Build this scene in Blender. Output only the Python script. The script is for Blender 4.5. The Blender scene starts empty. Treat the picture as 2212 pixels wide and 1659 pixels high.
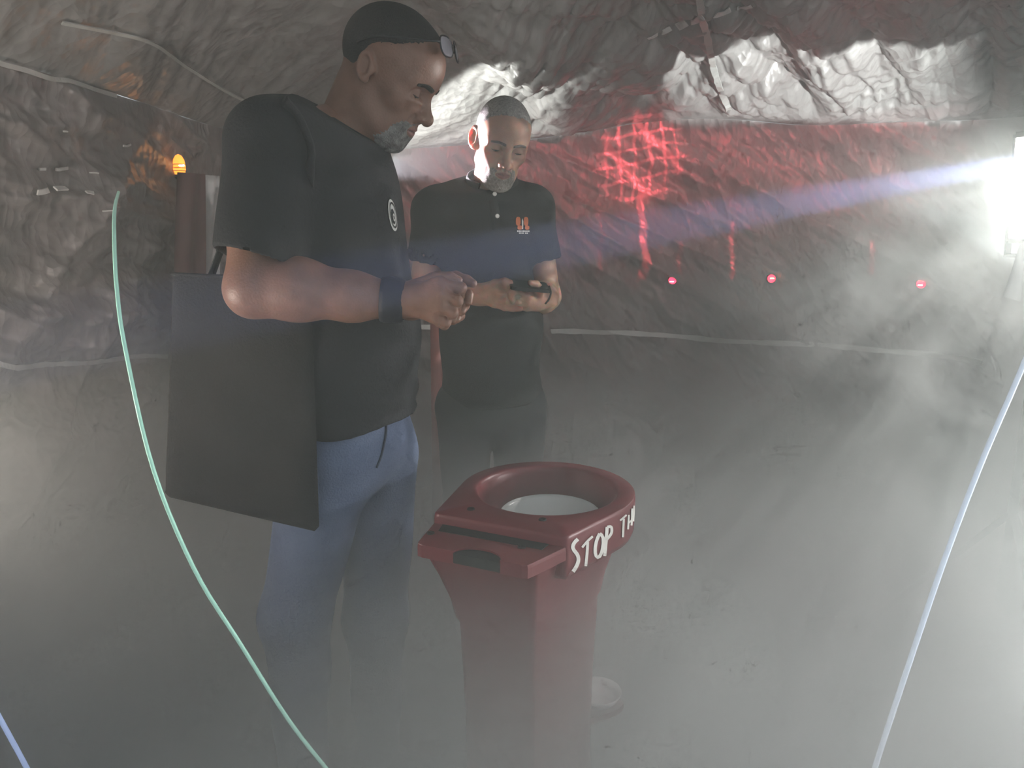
import bpy, bmesh, math, random
import numpy as np
from mathutils import Vector, Matrix
from mathutils.bvhtree import BVHTree

# ------------------------------------------------------------------ scene, camera, light
FOG = True
scene = bpy.context.scene
COL = scene.collection
rng = np.random.default_rng(7)
random.seed(7)

PITCH = math.radians(12.0)
FPX, CX, CY = 1609.0, 1106.0, 829.5
CAM = np.array([0.0, 0.0, 1.38])
cam_d = bpy.data.cameras.new('camera')
cam_d.sensor_width = 36.0
cam_d.lens = FPX / 2212.0 * 36.0
cam_d.clip_start = 0.02
cam = bpy.data.objects.new('camera', cam_d)
COL.objects.link(cam)
cam.location = CAM
cam.rotation_euler = (math.pi / 2 - PITCH, 0, 0)
scene.camera = cam

vs = scene.view_settings
vs.view_transform = 'Standard'
vs.look = 'None'
vs.exposure = 0.0
vs.gamma = 1.0
vs.use_curve_mapping = False

cy = scene.cycles
cy.max_bounces = 5
cy.diffuse_bounces = 2
cy.glossy_bounces = 2
cy.transmission_bounces = 3
cy.transparent_max_bounces = 8
cy.volume_bounces = 1
cy.volume_max_steps = 64
cy.volume_step_rate = 3.0
cy.use_light_tree = False
cy.adaptive_threshold = 0.12
cy.adaptive_min_samples = 12
cy.sample_clamp_indirect = 3.0
cy.sample_clamp_direct = 0.0
cy.caustics_reflective = False
cy.caustics_refractive = False

world = bpy.data.worlds.new('world')
scene.world = world
world.use_nodes = True
bgn = world.node_tree.nodes['Background']
bgn.inputs['Color'].default_value = (0.88, 0.97, 1.0, 1)
bgn.inputs['Strength'].default_value = 0.72


def U(px, py, Y):
    """world point seen at photo pixel (px,py) at forward distance Y"""
    c, s = math.cos(PITCH), math.sin(PITCH)
    xc, yc = (px - CX) / FPX, (CY - py) / FPX
    d = np.array([xc, c + s * yc, -s + c * yc])
    return CAM + d * (Y / d[1])


def ray(px, py):
    c, s = math.cos(PITCH), math.sin(PITCH)
    xc, yc = (px - CX) / FPX, (CY - py) / FPX
    d = np.array([xc, c + s * yc, -s + c * yc])
    return d / np.linalg.norm(d)


def unit(v):
    v = np.asarray(v, float)
    return v / np.linalg.norm(v)


def aim(o, target):
    d = Vector(target) - o.location
    o.rotation_euler = d.to_track_quat('-Z', 'Y').to_euler()


def spot(name, loc, target, energy, color, angle, blend=0.2, radius=0.02):
    l = bpy.data.lights.new(name, 'SPOT')
    l.energy = energy
    l.color = color
    l.spot_size = math.radians(angle)
    l.spot_blend = blend
    l.shadow_soft_size = radius
    o = bpy.data.objects.new(name, l)
    COL.objects.link(o)
    o.location = loc
    aim(o, target)
    return o


def gobo(o, build):
    """procedural gobo: build(nt, vec) returns a socket (0..1) multiplied on the lamp's emission"""
    l = o.data
    l.use_nodes = True
    nt = l.node_tree
    em = next(n for n in nt.nodes if n.type == 'EMISSION')
    ge = nt.nodes.new('ShaderNodeNewGeometry')
    rot = o.rotation_euler.to_matrix()
    dots = []
    for k in range(3):
        d = nt.nodes.new('ShaderNodeVectorMath')
        d.operation = 'DOT_PRODUCT'
        nt.links.new(ge.outputs['Incoming'], d.inputs[0])
        d.inputs[1].default_value = rot.col[k]
        dots.append(d.outputs['Value'])
    dv = []
    for k in range(2):
        m = nt.nodes.new('ShaderNodeMath')
        m.operation = 'DIVIDE'
        nt.links.new(dots[k], m.inputs[0])
        nt.links.new(dots[2], m.inputs[1])
        dv.append(m)
    cmb = nt.nodes.new('ShaderNodeCombineXYZ')
    nt.links.new(dv[0].outputs[0], cmb.inputs[0])
    nt.links.new(dv[1].outputs[0], cmb.inputs[1])
    res = build(nt, cmb.outputs[0], dv[0].outputs[0], dv[1].outputs[0])
    nt.links.new(res, em.inputs['Strength'])


def nmath(nt, op, a, b=None, c=None, clamp=False):
    m = nt.nodes.new('ShaderNodeMath')
    m.operation = op
    m.use_clamp = clamp
    for i, v in enumerate((a, b, c)):
        if v is None:
            continue
        if isinstance(v, (int, float)):
            m.inputs[i].default_value = v
        else:
            nt.links.new(v, m.inputs[i])
    return m.outputs[0]


def nramp(nt, v, a, b, o0=0.0, o1=1.0):
    m = nt.nodes.new('ShaderNodeMapRange')
    m.interpolation_type = 'SMOOTHSTEP'
    nt.links.new(v, m.inputs[0])
    for i, x in enumerate((a, b, o0, o1)):
        m.inputs[i + 1].default_value = x
    return m.outputs[0]


# warm lamp standing outside the picture on the left
spot('left_warm_light', (-1.20, 0.95, 1.02), (-0.3, 1.8, 1.60), 38, (1.0, 0.90, 0.78), 150, 1.0, 0.10)

# unseen fill lamp, added low on the right to brighten the smoke
low_l = spot('right_low_fill', (1.80, 1.20, 0.98), (0.25, 0.85, 0.10), 135, (0.95, 1.0, 0.96), 112, 1.0, 0.06)

# ------------------------------------------------------------------ object helpers


def mesh_obj(name, verts, faces, mat, parent=None, smooth=True, mats=None, fmat=None):
    me = bpy.data.meshes.new(name)
    me.from_pydata([tuple(map(float, v)) for v in verts], [], [tuple(map(int, f)) for f in faces])
    return mesh_done(name, me, mat, parent, smooth, mats, fmat)


def mesh_done(name, me, mat, parent=None, smooth=True, mats=None, fmat=None):
    if mats:
        for m in mats:
            me.materials.append(m)
        if fmat is not None:
            me.polygons.foreach_set('material_index', np.asarray(fmat, np.int32))
    else:
        me.materials.append(mat)
    if smooth:
        me.polygons.foreach_set('use_smooth', np.ones(len(me.polygons), bool))
    me.update()
    o = bpy.data.objects.new(name, me)
    COL.objects.link(o)
    if parent is not None:
        put(o, parent)
    return o


def put(o, parent):
    o.parent = parent
    o.matrix_parent_inverse = parent.matrix_world.inverted()
    return o


def fast_mesh(name, V, Q):
    """numpy quads -> mesh"""
    me = bpy.data.meshes.new(name)
    V = np.asarray(V, np.float32)
    Q = np.asarray(Q, np.int32)
    me.vertices.add(len(V))
    me.vertices.foreach_set('co', V.ravel())
    k = Q.shape[1]
    me.loops.add(Q.size)
    me.loops.foreach_set('vertex_index', Q.ravel())
    me.polygons.add(len(Q))
    me.polygons.foreach_set('loop_start', np.arange(0, Q.size, k, dtype=np.int32))
    me.update(calc_edges=True)
    me.validate()
    return me


def tag(o, label=None, cat=None, group=None, kind=None):
    if label:
        o['label'] = label
    if cat:
        o['category'] = cat
    if group:
        o['group'] = group
    if kind:
        o['kind'] = kind
    return o


def empty(name, loc):
    o = bpy.data.objects.new(name, None)
    COL.objects.link(o)
    o.location = Vector([float(c) for c in loc])
    o.empty_display_size = 0.1
    bpy.context.view_layer.update()
    return o


def bm_obj(name, bm, mat, parent=None, smooth=False):
    me = bpy.data.meshes.new(name)
    bm.to_mesh(me)
    bm.free()
    return mesh_done(name, me, mat, parent, smooth)


def tube_mesh(pts, rad, n=8, cap=True):
    """verts, faces of a tube along pts; rad a number or a list"""
    pts = np.asarray(pts, float)
    m = len(pts)
    rad = np.full(m, rad) if np.isscalar(rad) else np.asarray(rad, float)
    V, F = [], []
    tan = np.gradient(pts, axis=0)
    up = np.array([0, 0, 1.0])
    if abs(unit(tan[0])[2]) > .9:
        up = np.array([1.0, 0, 0])
    for i in range(m):
        t = unit(tan[i])
        a = unit(np.cross(t, up))
        b = np.cross(a, t)
        up = b
        for k in range(n):
            th = 2 * math.pi * k / n
            V.append(pts[i] + rad[i] * (math.cos(th) * a + math.sin(th) * b))
    for i in range(m - 1):
        for k in range(n):
            k2 = (k + 1) % n
            F.append((i * n + k, i * n + k2, (i + 1) * n + k2, (i + 1) * n + k))
    if cap:
        F.append(tuple(range(n - 1, -1, -1)))
        F.append(tuple((m - 1) * n + k for k in range(n)))
    return V, F


def bezier(pts, n):
    """Catmull-Rom through pts"""
    P = np.asarray(pts, float)
    P = np.vstack([2 * P[0] - P[1], P, 2 * P[-1] - P[-2]])
    out = []
    segs = len(P) - 3
    for j in np.linspace(0, segs - 1e-6, n):
        i = int(j)
        t = j - i
        p0, p1, p2, p3 = P[i:i + 4]
        out.append(.5 * ((2 * p1) + (-p0 + p2) * t + (2 * p0 - 5 * p1 + 4 * p2 - p3) * t * t
                         + (-p0 + 3 * p1 - 3 * p2 + p3) * t ** 3))
    return np.array(out)


def lathe(prof, n, center, axis=None):
    """verts/faces turned about vertical axis through center, prof = [(r,z)]"""
    V, F = [], []
    for r, z in prof:
        for k in range(n):
            th = 2 * math.pi * k / n
            V.append(np.array([r * math.cos(th), r * math.sin(th), z]))
    for i in range(len(prof) - 1):
        for k in range(n):
            k2 = (k + 1) % n
            F.append((i * n + k, i * n + k2, (i + 1) * n + k2, (i + 1) * n + k))
    V = np.array(V)
    if axis is not None:
        q = Vector((0, 0, 1)).rotation_difference(Vector([float(c) for c in axis])).to_matrix()
        V = V @ np.array(q).T
    return V + np.asarray(center), F


# ------------------------------------------------------------------ materials


def mat(name, col, rough=.6, metal=0.0, spec=.5, var=0.0, vscale=30., bump=0.0, bscale=60., emit=None, estr=0.0,
        sss=0.0, sss_r=(1, .3, .15), sss_s=.01, col2=None, coat=0.0, trans=0.0, stretch=None):
    m = bpy.data.materials.new(name)
    m.use_nodes = True
    nt = m.node_tree
    b = nt.nodes['Principled BSDF']
    b.inputs['Roughness'].default_value = rough
    b.inputs['Metallic'].default_value = metal
    b.inputs['Specular IOR Level'].default_value = spec
    b.inputs['Base Color'].default_value = (*col, 1)
    if coat:
        b.inputs['Coat Weight'].default_value = coat
    if trans:
        b.inputs['Transmission Weight'].default_value = trans
    if sss:
        b.inputs['Subsurface Weight'].default_value = sss
        b.inputs['Subsurface Radius'].default_value = sss_r
        b.inputs['Subsurface Scale'].default_value = sss_s
    if emit:
        b.inputs['Emission Color'].default_value = (*emit, 1)
        b.inputs['Emission Strength'].default_value = estr
    tc = nt.nodes.new('ShaderNodeTexCoord')
    vec = tc.outputs['Object']
    if stretch:
        mp = nt.nodes.new('ShaderNodeMapping')
        mp.inputs['Scale'].default_value = stretch
        nt.links.new(vec, mp.inputs[0])
        vec = mp.outputs[0]
    if var or col2:
        n = nt.nodes.new('ShaderNodeTexNoise')
        n.inputs['Scale'].default_value = vscale
        n.inputs['Detail'].default_value = 4
        nt.links.new(vec, n.inputs['Vector'])
        r = nt.nodes.new('ShaderNodeValToRGB')
        r.color_ramp.elements[0].position = .3
        r.color_ramp.elements[1].position = .7
        c2 = col2 if col2 else tuple(min(1, c * (1 + var)) for c in col)
        c1 = col if col2 else tuple(c * (1 - var) for c in col)
        r.color_ramp.elements[0].color = (*c1, 1)
        r.color_ramp.elements[1].color = (*c2, 1)
        nt.links.new(n.outputs['Fac'], r.inputs[0])
        nt.links.new(r.outputs[0], b.inputs['Base Color'])
    if bump:
        n = nt.nodes.new('ShaderNodeTexNoise')
        n.inputs['Scale'].default_value = bscale
        n.inputs['Detail'].default_value = 5
        nt.links.new(vec, n.inputs['Vector'])
        bp = nt.nodes.new('ShaderNodeBump')
        bp.inputs['Strength'].default_value = bump
        bp.inputs['Distance'].default_value = .01
        nt.links.new(n.outputs['Fac'], bp.inputs['Height'])
        nt.links.new(bp.outputs[0], b.inputs['Normal'])
    return m


def sheet_mat(name, col, rough, metal, bump, scale):
    """crinkled plastic film: principled with fine crease relief"""
    m = mat(name, col, rough=rough, metal=metal, spec=.5)
    nt = m.node_tree
    b = nt.nodes['Principled BSDF']
    tc = nt.nodes.new('ShaderNodeTexCoord')
    nz = nt.nodes.new('ShaderNodeTexNoise')
    nz.inputs['Scale'].default_value = 3.0
    nt.links.new(tc.outputs['Object'], nz.inputs['Vector'])
    mx = nt.nodes.new('ShaderNodeMixRGB')
    mx.inputs[0].default_value = .12
    nt.links.new(tc.outputs['Object'], mx.inputs[1])
    nt.links.new(nz.outputs['Color'], mx.inputs[2])
    h = None
    for sc, w, rot in ((scale, 1.0, .6), (scale * 2.3, .5, -.5)):
        mp = nt.nodes.new('ShaderNodeMapping')
        mp.inputs['Rotation'].default_value = (0, rot, rot * .5)
        mp.inputs['Scale'].default_value = (1, 1, .35)
        nt.links.new(mx.outputs[0], mp.inputs[0])
        v = nt.nodes.new('ShaderNodeTexVoronoi')
        v.inputs['Scale'].default_value = sc
        nt.links.new(mp.outputs[0], v.inputs['Vector'])
        q = nmath(nt, 'MULTIPLY', v.outputs['Distance'], w)
        h = q if h is None else nmath(nt, 'ADD', h, q)
    bp = nt.nodes.new('ShaderNodeBump')
    bp.inputs['Strength'].default_value = bump
    bp.inputs['Distance'].default_value = .04
    nt.links.new(h, bp.inputs['Height'])
    nt.links.new(bp.outputs[0], b.inputs['Normal'])
    return m


M = {}
M['wall'] = sheet_mat('tent_wall_film', (.28, .245, .232), .42, .15, .30, 17)
M['ceiling'] = sheet_mat('tent_ceiling_film', (.38, .362, .345), .34, .30, .22, 18)
M['floor'] = mat('groundsheet', (.16, .16, .155), rough=.7, var=.2, vscale=3)
M['tape'] = mat('pale_seam_tape', (.62, .62, .58), rough=.35, metal=.3, bump=.3, bscale=25)
M['skin1'] = mat('skin_brown', (.26, .135, .095), rough=.46, var=.12, vscale=45, bump=.12, bscale=260, sss=.25, sss_s=.006)
M['skin2'] = mat('skin_tan', (.42, .25, .18), rough=.5, var=.1, vscale=40, bump=.12, bscale=260, sss=.85, sss_r=(1, .12, .04), sss_s=.022)
M['lip'] = mat('lip', (.27, .12, .10), rough=.4)
M['hair1'] = mat('cropped_dark_hair', (.016, .014, .013), rough=.8, var=.4, vscale=250, bump=.5, bscale=420)
M['hair2'] = mat('cropped_grey_hair', (.15, .14, .13), rough=.75, col2=(.38, .37, .35), vscale=190, bump=.6, bscale=420)
M['beard1'] = mat('grey_beard', (.10, .088, .08), rough=.8, col2=(.34, .33, .32), vscale=90, bump=.8, bscale=330)
M['beard2'] = mat('silver_beard', (.20, .17, .14), rough=.8, col2=(.40, .38, .35), vscale=150, bump=.8, bscale=330)
M['brow'] = mat('eyebrow_hair', (.03, .025, .022), rough=.8, bump=.6, bscale=400)
M['brow2'] = mat('eyebrow_grey', (.12, .10, .09), rough=.8, bump=.6, bscale=400)
M['eye'] = mat('eyeball', (.62, .58, .54), rough=.15)
M['iris'] = mat('iris', (.02, .014, .01), rough=.1)
M['tee'] = mat('black_cotton', (.008, .009, .012), rough=.85, var=.2, vscale=18, bump=.25, bscale=180)
M['polo'] = mat('black_pique', (.012, .013, .014), rough=.85, var=.2, vscale=18, bump=.3, bscale=320)
M['tote'] = mat('black_canvas', (.007, .007, .008), rough=.9, var=.25, vscale=14, bump=.3, bscale=220)
M['strap'] = mat('strap_webbing', (.03, .03, .033), rough=.85, bump=.3, bscale=260)
M['jeans'] = mat('blue_denim', (.075, .105, .19), rough=.9, col2=(.12, .16, .26), vscale=12, bump=.3, bscale=240)
M['trouser'] = mat('dark_trousers', (.02, .022, .025), rough=.9, var=.2, vscale=12)
M['shoe'] = mat('dark_shoe', (.02, .02, .02), rough=.5, var=.2, vscale=12)
M['band'] = mat('dark_wristband', (.012, .013, .022), rough=.6, bump=.2, bscale=120)
M['white_print'] = mat('white_print', (.80, .80, .76), rough=.7)
M['orange_print'] = mat('orange_print', (.75, .22, .09), rough=.75, var=.08, vscale=90)
M['black_print'] = mat('black_print', (.015, .015, .016), rough=.8)
M['button'] = mat('white_button', (.75, .74, .70), rough=.3)
M['frame'] = mat('black_frame', (.01, .009, .012), rough=.25)
M['lens'] = mat('lens_glass', (.42, .40, .46), rough=.05, metal=.35, spec=.8, coat=.6)
M['phone'] = mat('black_phone', (.01, .011, .012), rough=.2)
M['red'] = mat('red_plastic', (.165, .030, .036), rough=.38, var=.10, vscale=8, bump=.06, bscale=40)
M['dark'] = mat('dark_parts_and_shade', (.012, .010, .010), rough=.7)  # dark bolts and shelf, also the shade painted at slot and notch
M['bowl'] = mat('white_bowl', (.80, .82, .80), rough=.3)
M['letter'] = mat('white_paint', (.80, .79, .74), rough=.6, var=.05, vscale=60)
M['redflap'] = sheet_mat('red_brown_film', (.17, .085, .075), .4, .1, .2, 6)
M['pale'] = mat('pale_sheet', (.62, .61, .60), rough=.6, bump=.2, bscale=8)
M['metal'] = mat('black_metal', (.03, .03, .03), rough=.45, metal=.5, bump=.05)
M['amber'] = mat('amber_lens', (.9, .25, .04), rough=.25, emit=(1.0, .27, .03), estr=2.5)
M['amber_core'] = mat('amber_filament', (1, .8, .4), rough=.3, emit=(1, .75, .35), estr=14)
M['redlamp'] = mat('red_lens', (.8, .02, .04), rough=.2, emit=(1.0, .02, .05), estr=7)
M['redcore'] = mat('red_filament', (1, .7, .8), rough=.3, emit=(1, .45, .55), estr=25)
M['orangecore'] = mat('orange_filament', (1, .6, .3), rough=.3, emit=(1, .5, .1), estr=28)
M['flood'] = mat('flood_lens', (1, 1, .95), rough=.3, emit=(1, .98, .9), estr=7)
M['green_flare'] = mat('green_flare_glow', (.4, .8, .65), rough=.4, emit=(.50, .76, .66), estr=.20)  # glow of the added lens flare arcs, this and the next two
M['blue_flare'] = mat('blue_flare_glow', (.5, .65, .95), rough=.4, emit=(.40, .58, 1.0), estr=.75)
M['white_flare'] = mat('white_flare_glow', (.7, .8, .95), rough=.4, emit=(.66, .78, .98), estr=.30)
M['pink_post'] = mat('red_post', (.34, .12, .10), rough=.5, var=.1, vscale=10)
M['pennant'] = mat('white_cloth', (.82, .82, .80), rough=.8, bump=.3, bscale=30)

# ------------------------------------------------------------------ crumpled tent shell


def hash2(ix, iy, s):
    h = np.sin(ix * 127.1 + iy * 311.7 + s * 74.7) * 43758.5453
    return h - np.floor(h)


def vor(x, y, s):
    """F1 and F2 of a jittered-grid Voronoi"""
    ix, iy = np.floor(x), np.floor(y)
    f1 = np.full(x.shape, 9.0)
    f2 = np.full(x.shape, 9.0)
    for dx in (-1, 0, 1):
        for dy in (-1, 0, 1):
            cx_, cy_ = ix + dx, iy + dy
            d = np.hypot(cx_ + hash2(cx_, cy_, s) - x, cy_ + hash2(cx_, cy_, s + 9) - y)
            f2 = np.minimum(f2, np.maximum(f1, d))
            f1 = np.minimum(f1, d)
    return f1, f2


def vnoise(x, y, s):
    ix, iy = np.floor(x), np.floor(y)
    u, v = x - ix, y - iy
    u = u * u * (3 - 2 * u)
    v = v * v * (3 - 2 * v)
    a, b = hash2(ix, iy, s), hash2(ix + 1, iy, s)
    c, d = hash2(ix, iy + 1, s), hash2(ix + 1, iy + 1, s)
    return (a * (1 - u) + b * u) * (1 - v) + (c * (1 - u) + d * u) * v


def crumple(u, v, s, ang, spread, fine=1.0):
    """height field of creased film, u,v in metres: straight folds that start and end, flat between"""
    r = np.random.default_rng(int(s) + 100)
    h = np.zeros_like(u)
    for i in range(16):
        f = 1.6 * 1.19 ** i
        a = ang + spread * r.uniform(-1, 1)
        d = u * math.cos(a) + v * math.sin(a)
        t = -u * math.sin(a) + v * math.cos(a)
        w = .55 * vnoise(d * f * .5 + r.uniform(0, 50), t * f * .22 + r.uniform(0, 50), s + i) * 2
        x = d * f + w + r.uniform(0, 1)
        tri = np.abs(x - np.floor(x) - .5) * 2
        tri = np.where(tri < .75, tri / .75 * .55, .55 + (tri - .75) / .25 * .45)      # one steep, one slack flank
        mask = np.clip((vnoise(d * f * .45 + 11 * i, t * f * .30 + 5 * i, s + 60 + i) - .42) * 4, 0, 1)
        k = .14 if f < 6 else .11 * fine
        h += k / f * (tri - .4) * mask
    f1, f2 = vor(u * 3 + .4 * vnoise(u * 4, v * 4, s), v * 3, s)
    h += .02 * (f1 - .45)
    return h


FOLD = [U(0, 130, 1.9), U(250, 203, 2.35), U(490, 280, 3.15), U(680, 312, 3.62), U(860, 322, 3.75), U(1150, 300, 3.85),
        U(1420, 262, 3.8), U(1580, 258, 3.72), U(1750, 270, 3.62), U(2000, 262, 3.45), U(2212, 252, 3.25)]
FOLD = [np.array([-1.33, -1.3, 1.80]), np.array([-1.30, .9, 1.78])] + FOLD + [np.array([2.75, 2.6, 1.84]), np.array([2.95, .6, 1.84])]
SEG = 900
fold = bezier(FOLD, SEG)
arc = np.concatenate([[0], np.cumsum(np.linalg.norm(np.diff(fold, axis=0), axis=1))])
CORNER = int(np.argmin(np.linalg.norm(fold - U(520, 288, 3.22), axis=1)))
tang = np.gradient(fold, axis=0)
tang[:, 2] = 0
tang /= np.linalg.norm(tang, axis=1)[:, None]
inward = np.stack([tang[:, 1], -tang[:, 0], 0 * tang[:, 0]], 1)      # to the right of travel = into the tent


def quads(nu, nv):
    i = np.arange(nu - 1)[:, None]
    j = np.arange(nv - 1)[None, :]
    a = i * nv + j
    return np.stack([a, a + 1, a + nv + 1, a + nv], -1).reshape(-1, 4)


NV = 230


def build_wall(name, i0, i1, seed, ang, stretch, label, amp=1.25, dens=1.0):
    idx = np.arange(i0, i1)
    t = np.linspace(0, 1, NV)
    uu = np.repeat(arc[idx][:, None], NV, 1)
    zf = fold[idx, 2][:, None]
    zz = zf * (1 - t)[None, :] + 0.0 * t[None, :]
    h = crumple(uu * dens, zz * dens, seed, ang, stretch) * amp / dens
    # soft belly of the sheet, pinned at the fold
    pin = np.clip((t / .06), 0, 1)[None, :]
    belly = -.06 * np.sin(np.clip(t, 0, 1) * math.pi)[None, :] + .05 * (vnoise(uu * 1.1, zz * 1.1, seed + 5) - .5)
    near = np.clip(np.abs(idx - CORNER) / 22., 0, 1)[:, None]
    off = (h * (.25 + .75 * pin) + belly * pin) * near
    V = np.stack([fold[idx, 0][:, None] + inward[idx, 0][:, None] * off,
                  fold[idx, 1][:, None] + inward[idx, 1][:, None] * off, zz], -1).reshape(-1, 3)
    me = fast_mesh(name, V, quads(len(idx), NV))
    o = mesh_done(name, me, M['wall'])
    tag(o, label, None, None, 'structure')
    return o


wall_left = build_wall('wall_left', 0, CORNER + 1, 3, 1.75, .75, 'crinkled grey plastic tent wall on the left', 1.0, 1.7)
wall_back = build_wall('wall_back', CORNER, SEG, 11, .80, .45, 'creased grey plastic tent wall at the back', 1.15)

# ceiling: ruled from the fold up to a crown above the camera
NT = 300
tt = np.linspace(0, 1, NT) ** 1.25
cent = np.array([.25, .75])
zz = fold[:, 2][:, None] + (2.32 - fold[:, 2][:, None]) * (1 - (1 - tt[None, :]) ** 2.1)
xx = fold[:, 0][:, None] + (cent[0] - fold[:, 0][:, None]) * tt[None, :]
yy = fold[:, 1][:, None] + (cent[1] - fold[:, 1][:, None]) * tt[None, :]
rw = np.clip((xx + .45) / .5, 0, 1)
hh = crumple(xx, yy * 1.0 + zz * .8, 23, 1.5, 1.2, 2.2) * .85 * rw + crumple(xx, yy + zz * .8, 31, 1.0, .30, .6) * .5 * (1 - rw)
pin = np.clip(tt / .05, 0, 1)[None, :]
# two billows of the roof film with a valley between them, as the back panels hang
vx = .62 - .55 * (3.75 - yy)
valley = -.16 * np.exp(-((xx - (.05 + .35 * (yy - 3.0))) / .16) ** 2) * np.clip(tt / .12, 0, 1)[None, :]
billow = .05 * (vnoise(xx * 1.3, yy * 1.3, 5) - .5)
zz2 = zz + (hh + billow) * pin * (1 - .75 * np.clip((tt - .75) / .25, 0, 1))[None, :] - valley * 0 + valley * .55
V = np.stack([xx, yy, zz2], -1).reshape(-1, 3)
me = fast_mesh('ceiling', V, quads(SEG, NT)[:, ::-1])
ceiling = mesh_done('ceiling', me, M['ceiling'])
tag(ceiling, 'crinkled silvery plastic tent ceiling hanging low', None, None, 'structure')

bm = bmesh.new()
bmesh.ops.create_grid(bm, x_segments=40, y_segments=40, size=3.4)
for v in bm.verts:
    v.co.y += 1.6
    v.co.z = .004 * math.sin(v.co.x * 9 + v.co.y * 4)
floor = bm_obj('floor', bm, M['floor'], smooth=True)
tag(floor, 'dark groundsheet under the smoke', None, None, 'structure')


def bvh_of(o):
    me = o.data
    n = len(me.vertices)
    co = np.empty(n * 3, np.float32)
    me.vertices.foreach_get('co', co)
    return BVHTree.FromPolygons([tuple(c) for c in co.reshape(-1, 3).tolist()], [tuple(p.vertices) for p in me.polygons])


def hit(bvh, px, py, back=.004):
    """point of a surface seen at a photo pixel, lifted off it by back; plus its normal"""
    d = ray(px, py)
    loc, nor, i, dist = bvh.ray_cast(Vector(CAM), Vector(d))
    if loc is None:
        return None, None
    n = np.array(nor)
    if np.dot(n, d) > 0:
        n = -n
    return np.array(loc) - d * 0 + n * back, n


BV_back, BV_left, BV_ceil = bvh_of(wall_back), bvh_of(wall_left), bvh_of(ceiling)


def ribbon(name, bvh, pix, width, material, parent, thick=.004, n=60, wob=.0, lift=.012):
    """tape or painted glint lying on a surface along a photo polyline"""
    path = bezier([(p[0], p[1], 0) for p in pix], n)
    pts, nor = [], []
    for p in path:
        a, b = hit(bvh, p[0], p[1], lift)
        if a is not None:
            pts.append(a)
            nor.append(b)
    pts = np.array(pts)
    nor = np.array(nor)
    k = np.ones(7) / 7
    for c in range(3):
        pts[:, c] = np.convolve(np.pad(pts[:, c], 3, 'edge'), k, 'valid')
        nor[:, c] = np.convolve(np.pad(nor[:, c], 3, 'edge'), k, 'valid')
    tg = np.gradient(pts, axis=0)
    V, F = [], []
    for i in range(len(pts)):
        nn = unit(nor[i])
        sd = unit(np.cross(tg[i], nn))
        w = width * .5 * (1 + wob * math.sin(i * 1.7) * math.sin(i * .61))
        for s, d in ((-1, 0), (1, 0), (1, -thick), (-1, -thick)):
            V.append(pts[i] + sd * w * s + nn * d)
    for i in range(len(pts) - 1):
        for k2 in range(4):
            F.append((i * 4 + k2, i * 4 + (k2 + 1) % 4, i * 4 + 4 + (k2 + 1) % 4, i * 4 + 4 + k2))
    F += [(0, 1, 2, 3), tuple(len(V) - 4 + k2 for k2 in (3, 2, 1, 0))]
    return mesh_obj(name, V, F, material, parent, smooth=False)


s = ribbon('seam_tape', BV_back, [(700, 712), (880, 706), (1080, 714), (1290, 716), (1500, 728), (1750, 745), (1960, 762), (2150, 780)], .024, M['tape'], wall_back, wob=.25, lift=.030)
s = ribbon('seam_tape', BV_left, [(-120, 800), (0, 791), (180, 778), (360, 766)], .014, M['tape'], wall_left, wob=.25, lift=.02)
s = ribbon('seam_tape', BV_ceil, [(120, 40), (230, 62), (320, 84), (400, 140), (480, 190), (560, 228), (640, 262)], .010, M['tape'], ceiling)
s = ribbon('seam_tape', BV_ceil, [(1500, -60), (1512, 0), (1530, 90), (1550, 170), (1581, 252)], .026, M['tape'], ceiling, wob=.2)
s = ribbon('seam_tape', BV_left, [(-60, 118), (0, 138), (120, 172), (250, 208)], .012, M['tape'], wall_left)
M['glint'] = mat('painted_glint', (.86, .84, .80), rough=.3, metal=.2, bump=.4, bscale=30)  # pale colour standing in for light glinting off the film
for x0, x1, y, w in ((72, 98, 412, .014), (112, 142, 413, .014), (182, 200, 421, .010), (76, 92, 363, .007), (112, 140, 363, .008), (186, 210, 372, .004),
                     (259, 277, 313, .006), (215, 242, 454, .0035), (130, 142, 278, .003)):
    ribbon('wall_glint', BV_left, [(x0, y), ((x0 + x1) / 2, y - .5), (x1, y)], w, M['glint'], wall_left, n=14)  # reflections on the wall film, painted as small pale strips
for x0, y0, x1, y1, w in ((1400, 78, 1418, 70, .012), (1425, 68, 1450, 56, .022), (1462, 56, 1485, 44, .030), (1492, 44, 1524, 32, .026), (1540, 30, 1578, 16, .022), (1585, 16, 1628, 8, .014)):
    ribbon('ceiling_glint', BV_ceil, [(x0, y0), ((x0 + x1) / 2, (y0 + y1) / 2 + 2), (x1, y1)], w, M['glint'], ceiling, n=14)  # glints of the ceiling film, painted as pale strips

# ------------------------------------------------------------------ signed-distance modelling


def smin(a, b, k):
    h = np.clip(.5 + .5 * (b - a) / k, 0, 1)
    return b * (1 - h) + a * h - k * h * (1 - h)


def smax(a, b, k):
    return -smin(-a, -b, k)


def ell(p, c, r):
    q = p - np.asarray(c)
    r = np.asarray(r, float)
    k0 = np.sqrt(((q / r) ** 2).sum(-1)) + 1e-9
    k1 = np.sqrt(((q / (r * r)) ** 2).sum(-1)) + 1e-9
    return k0 * (k0 - 1) / k1


def sph(p, c, r):
    return np.sqrt(((p - np.asarray(c)) ** 2).sum(-1)) - r


def cap(p, a, b, ra, rb=None):
    rb = ra if rb is None else rb
    a = np.asarray(a, float)
    b = np.asarray(b, float)
    ab = b - a
    t = np.clip(((p - a) @ ab) / (ab @ ab + 1e-12), 0, 1)
    return np.sqrt(((p - a - t[:, None] * ab) ** 2).sum(-1)) - (ra + (rb - ra) * t)


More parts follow.
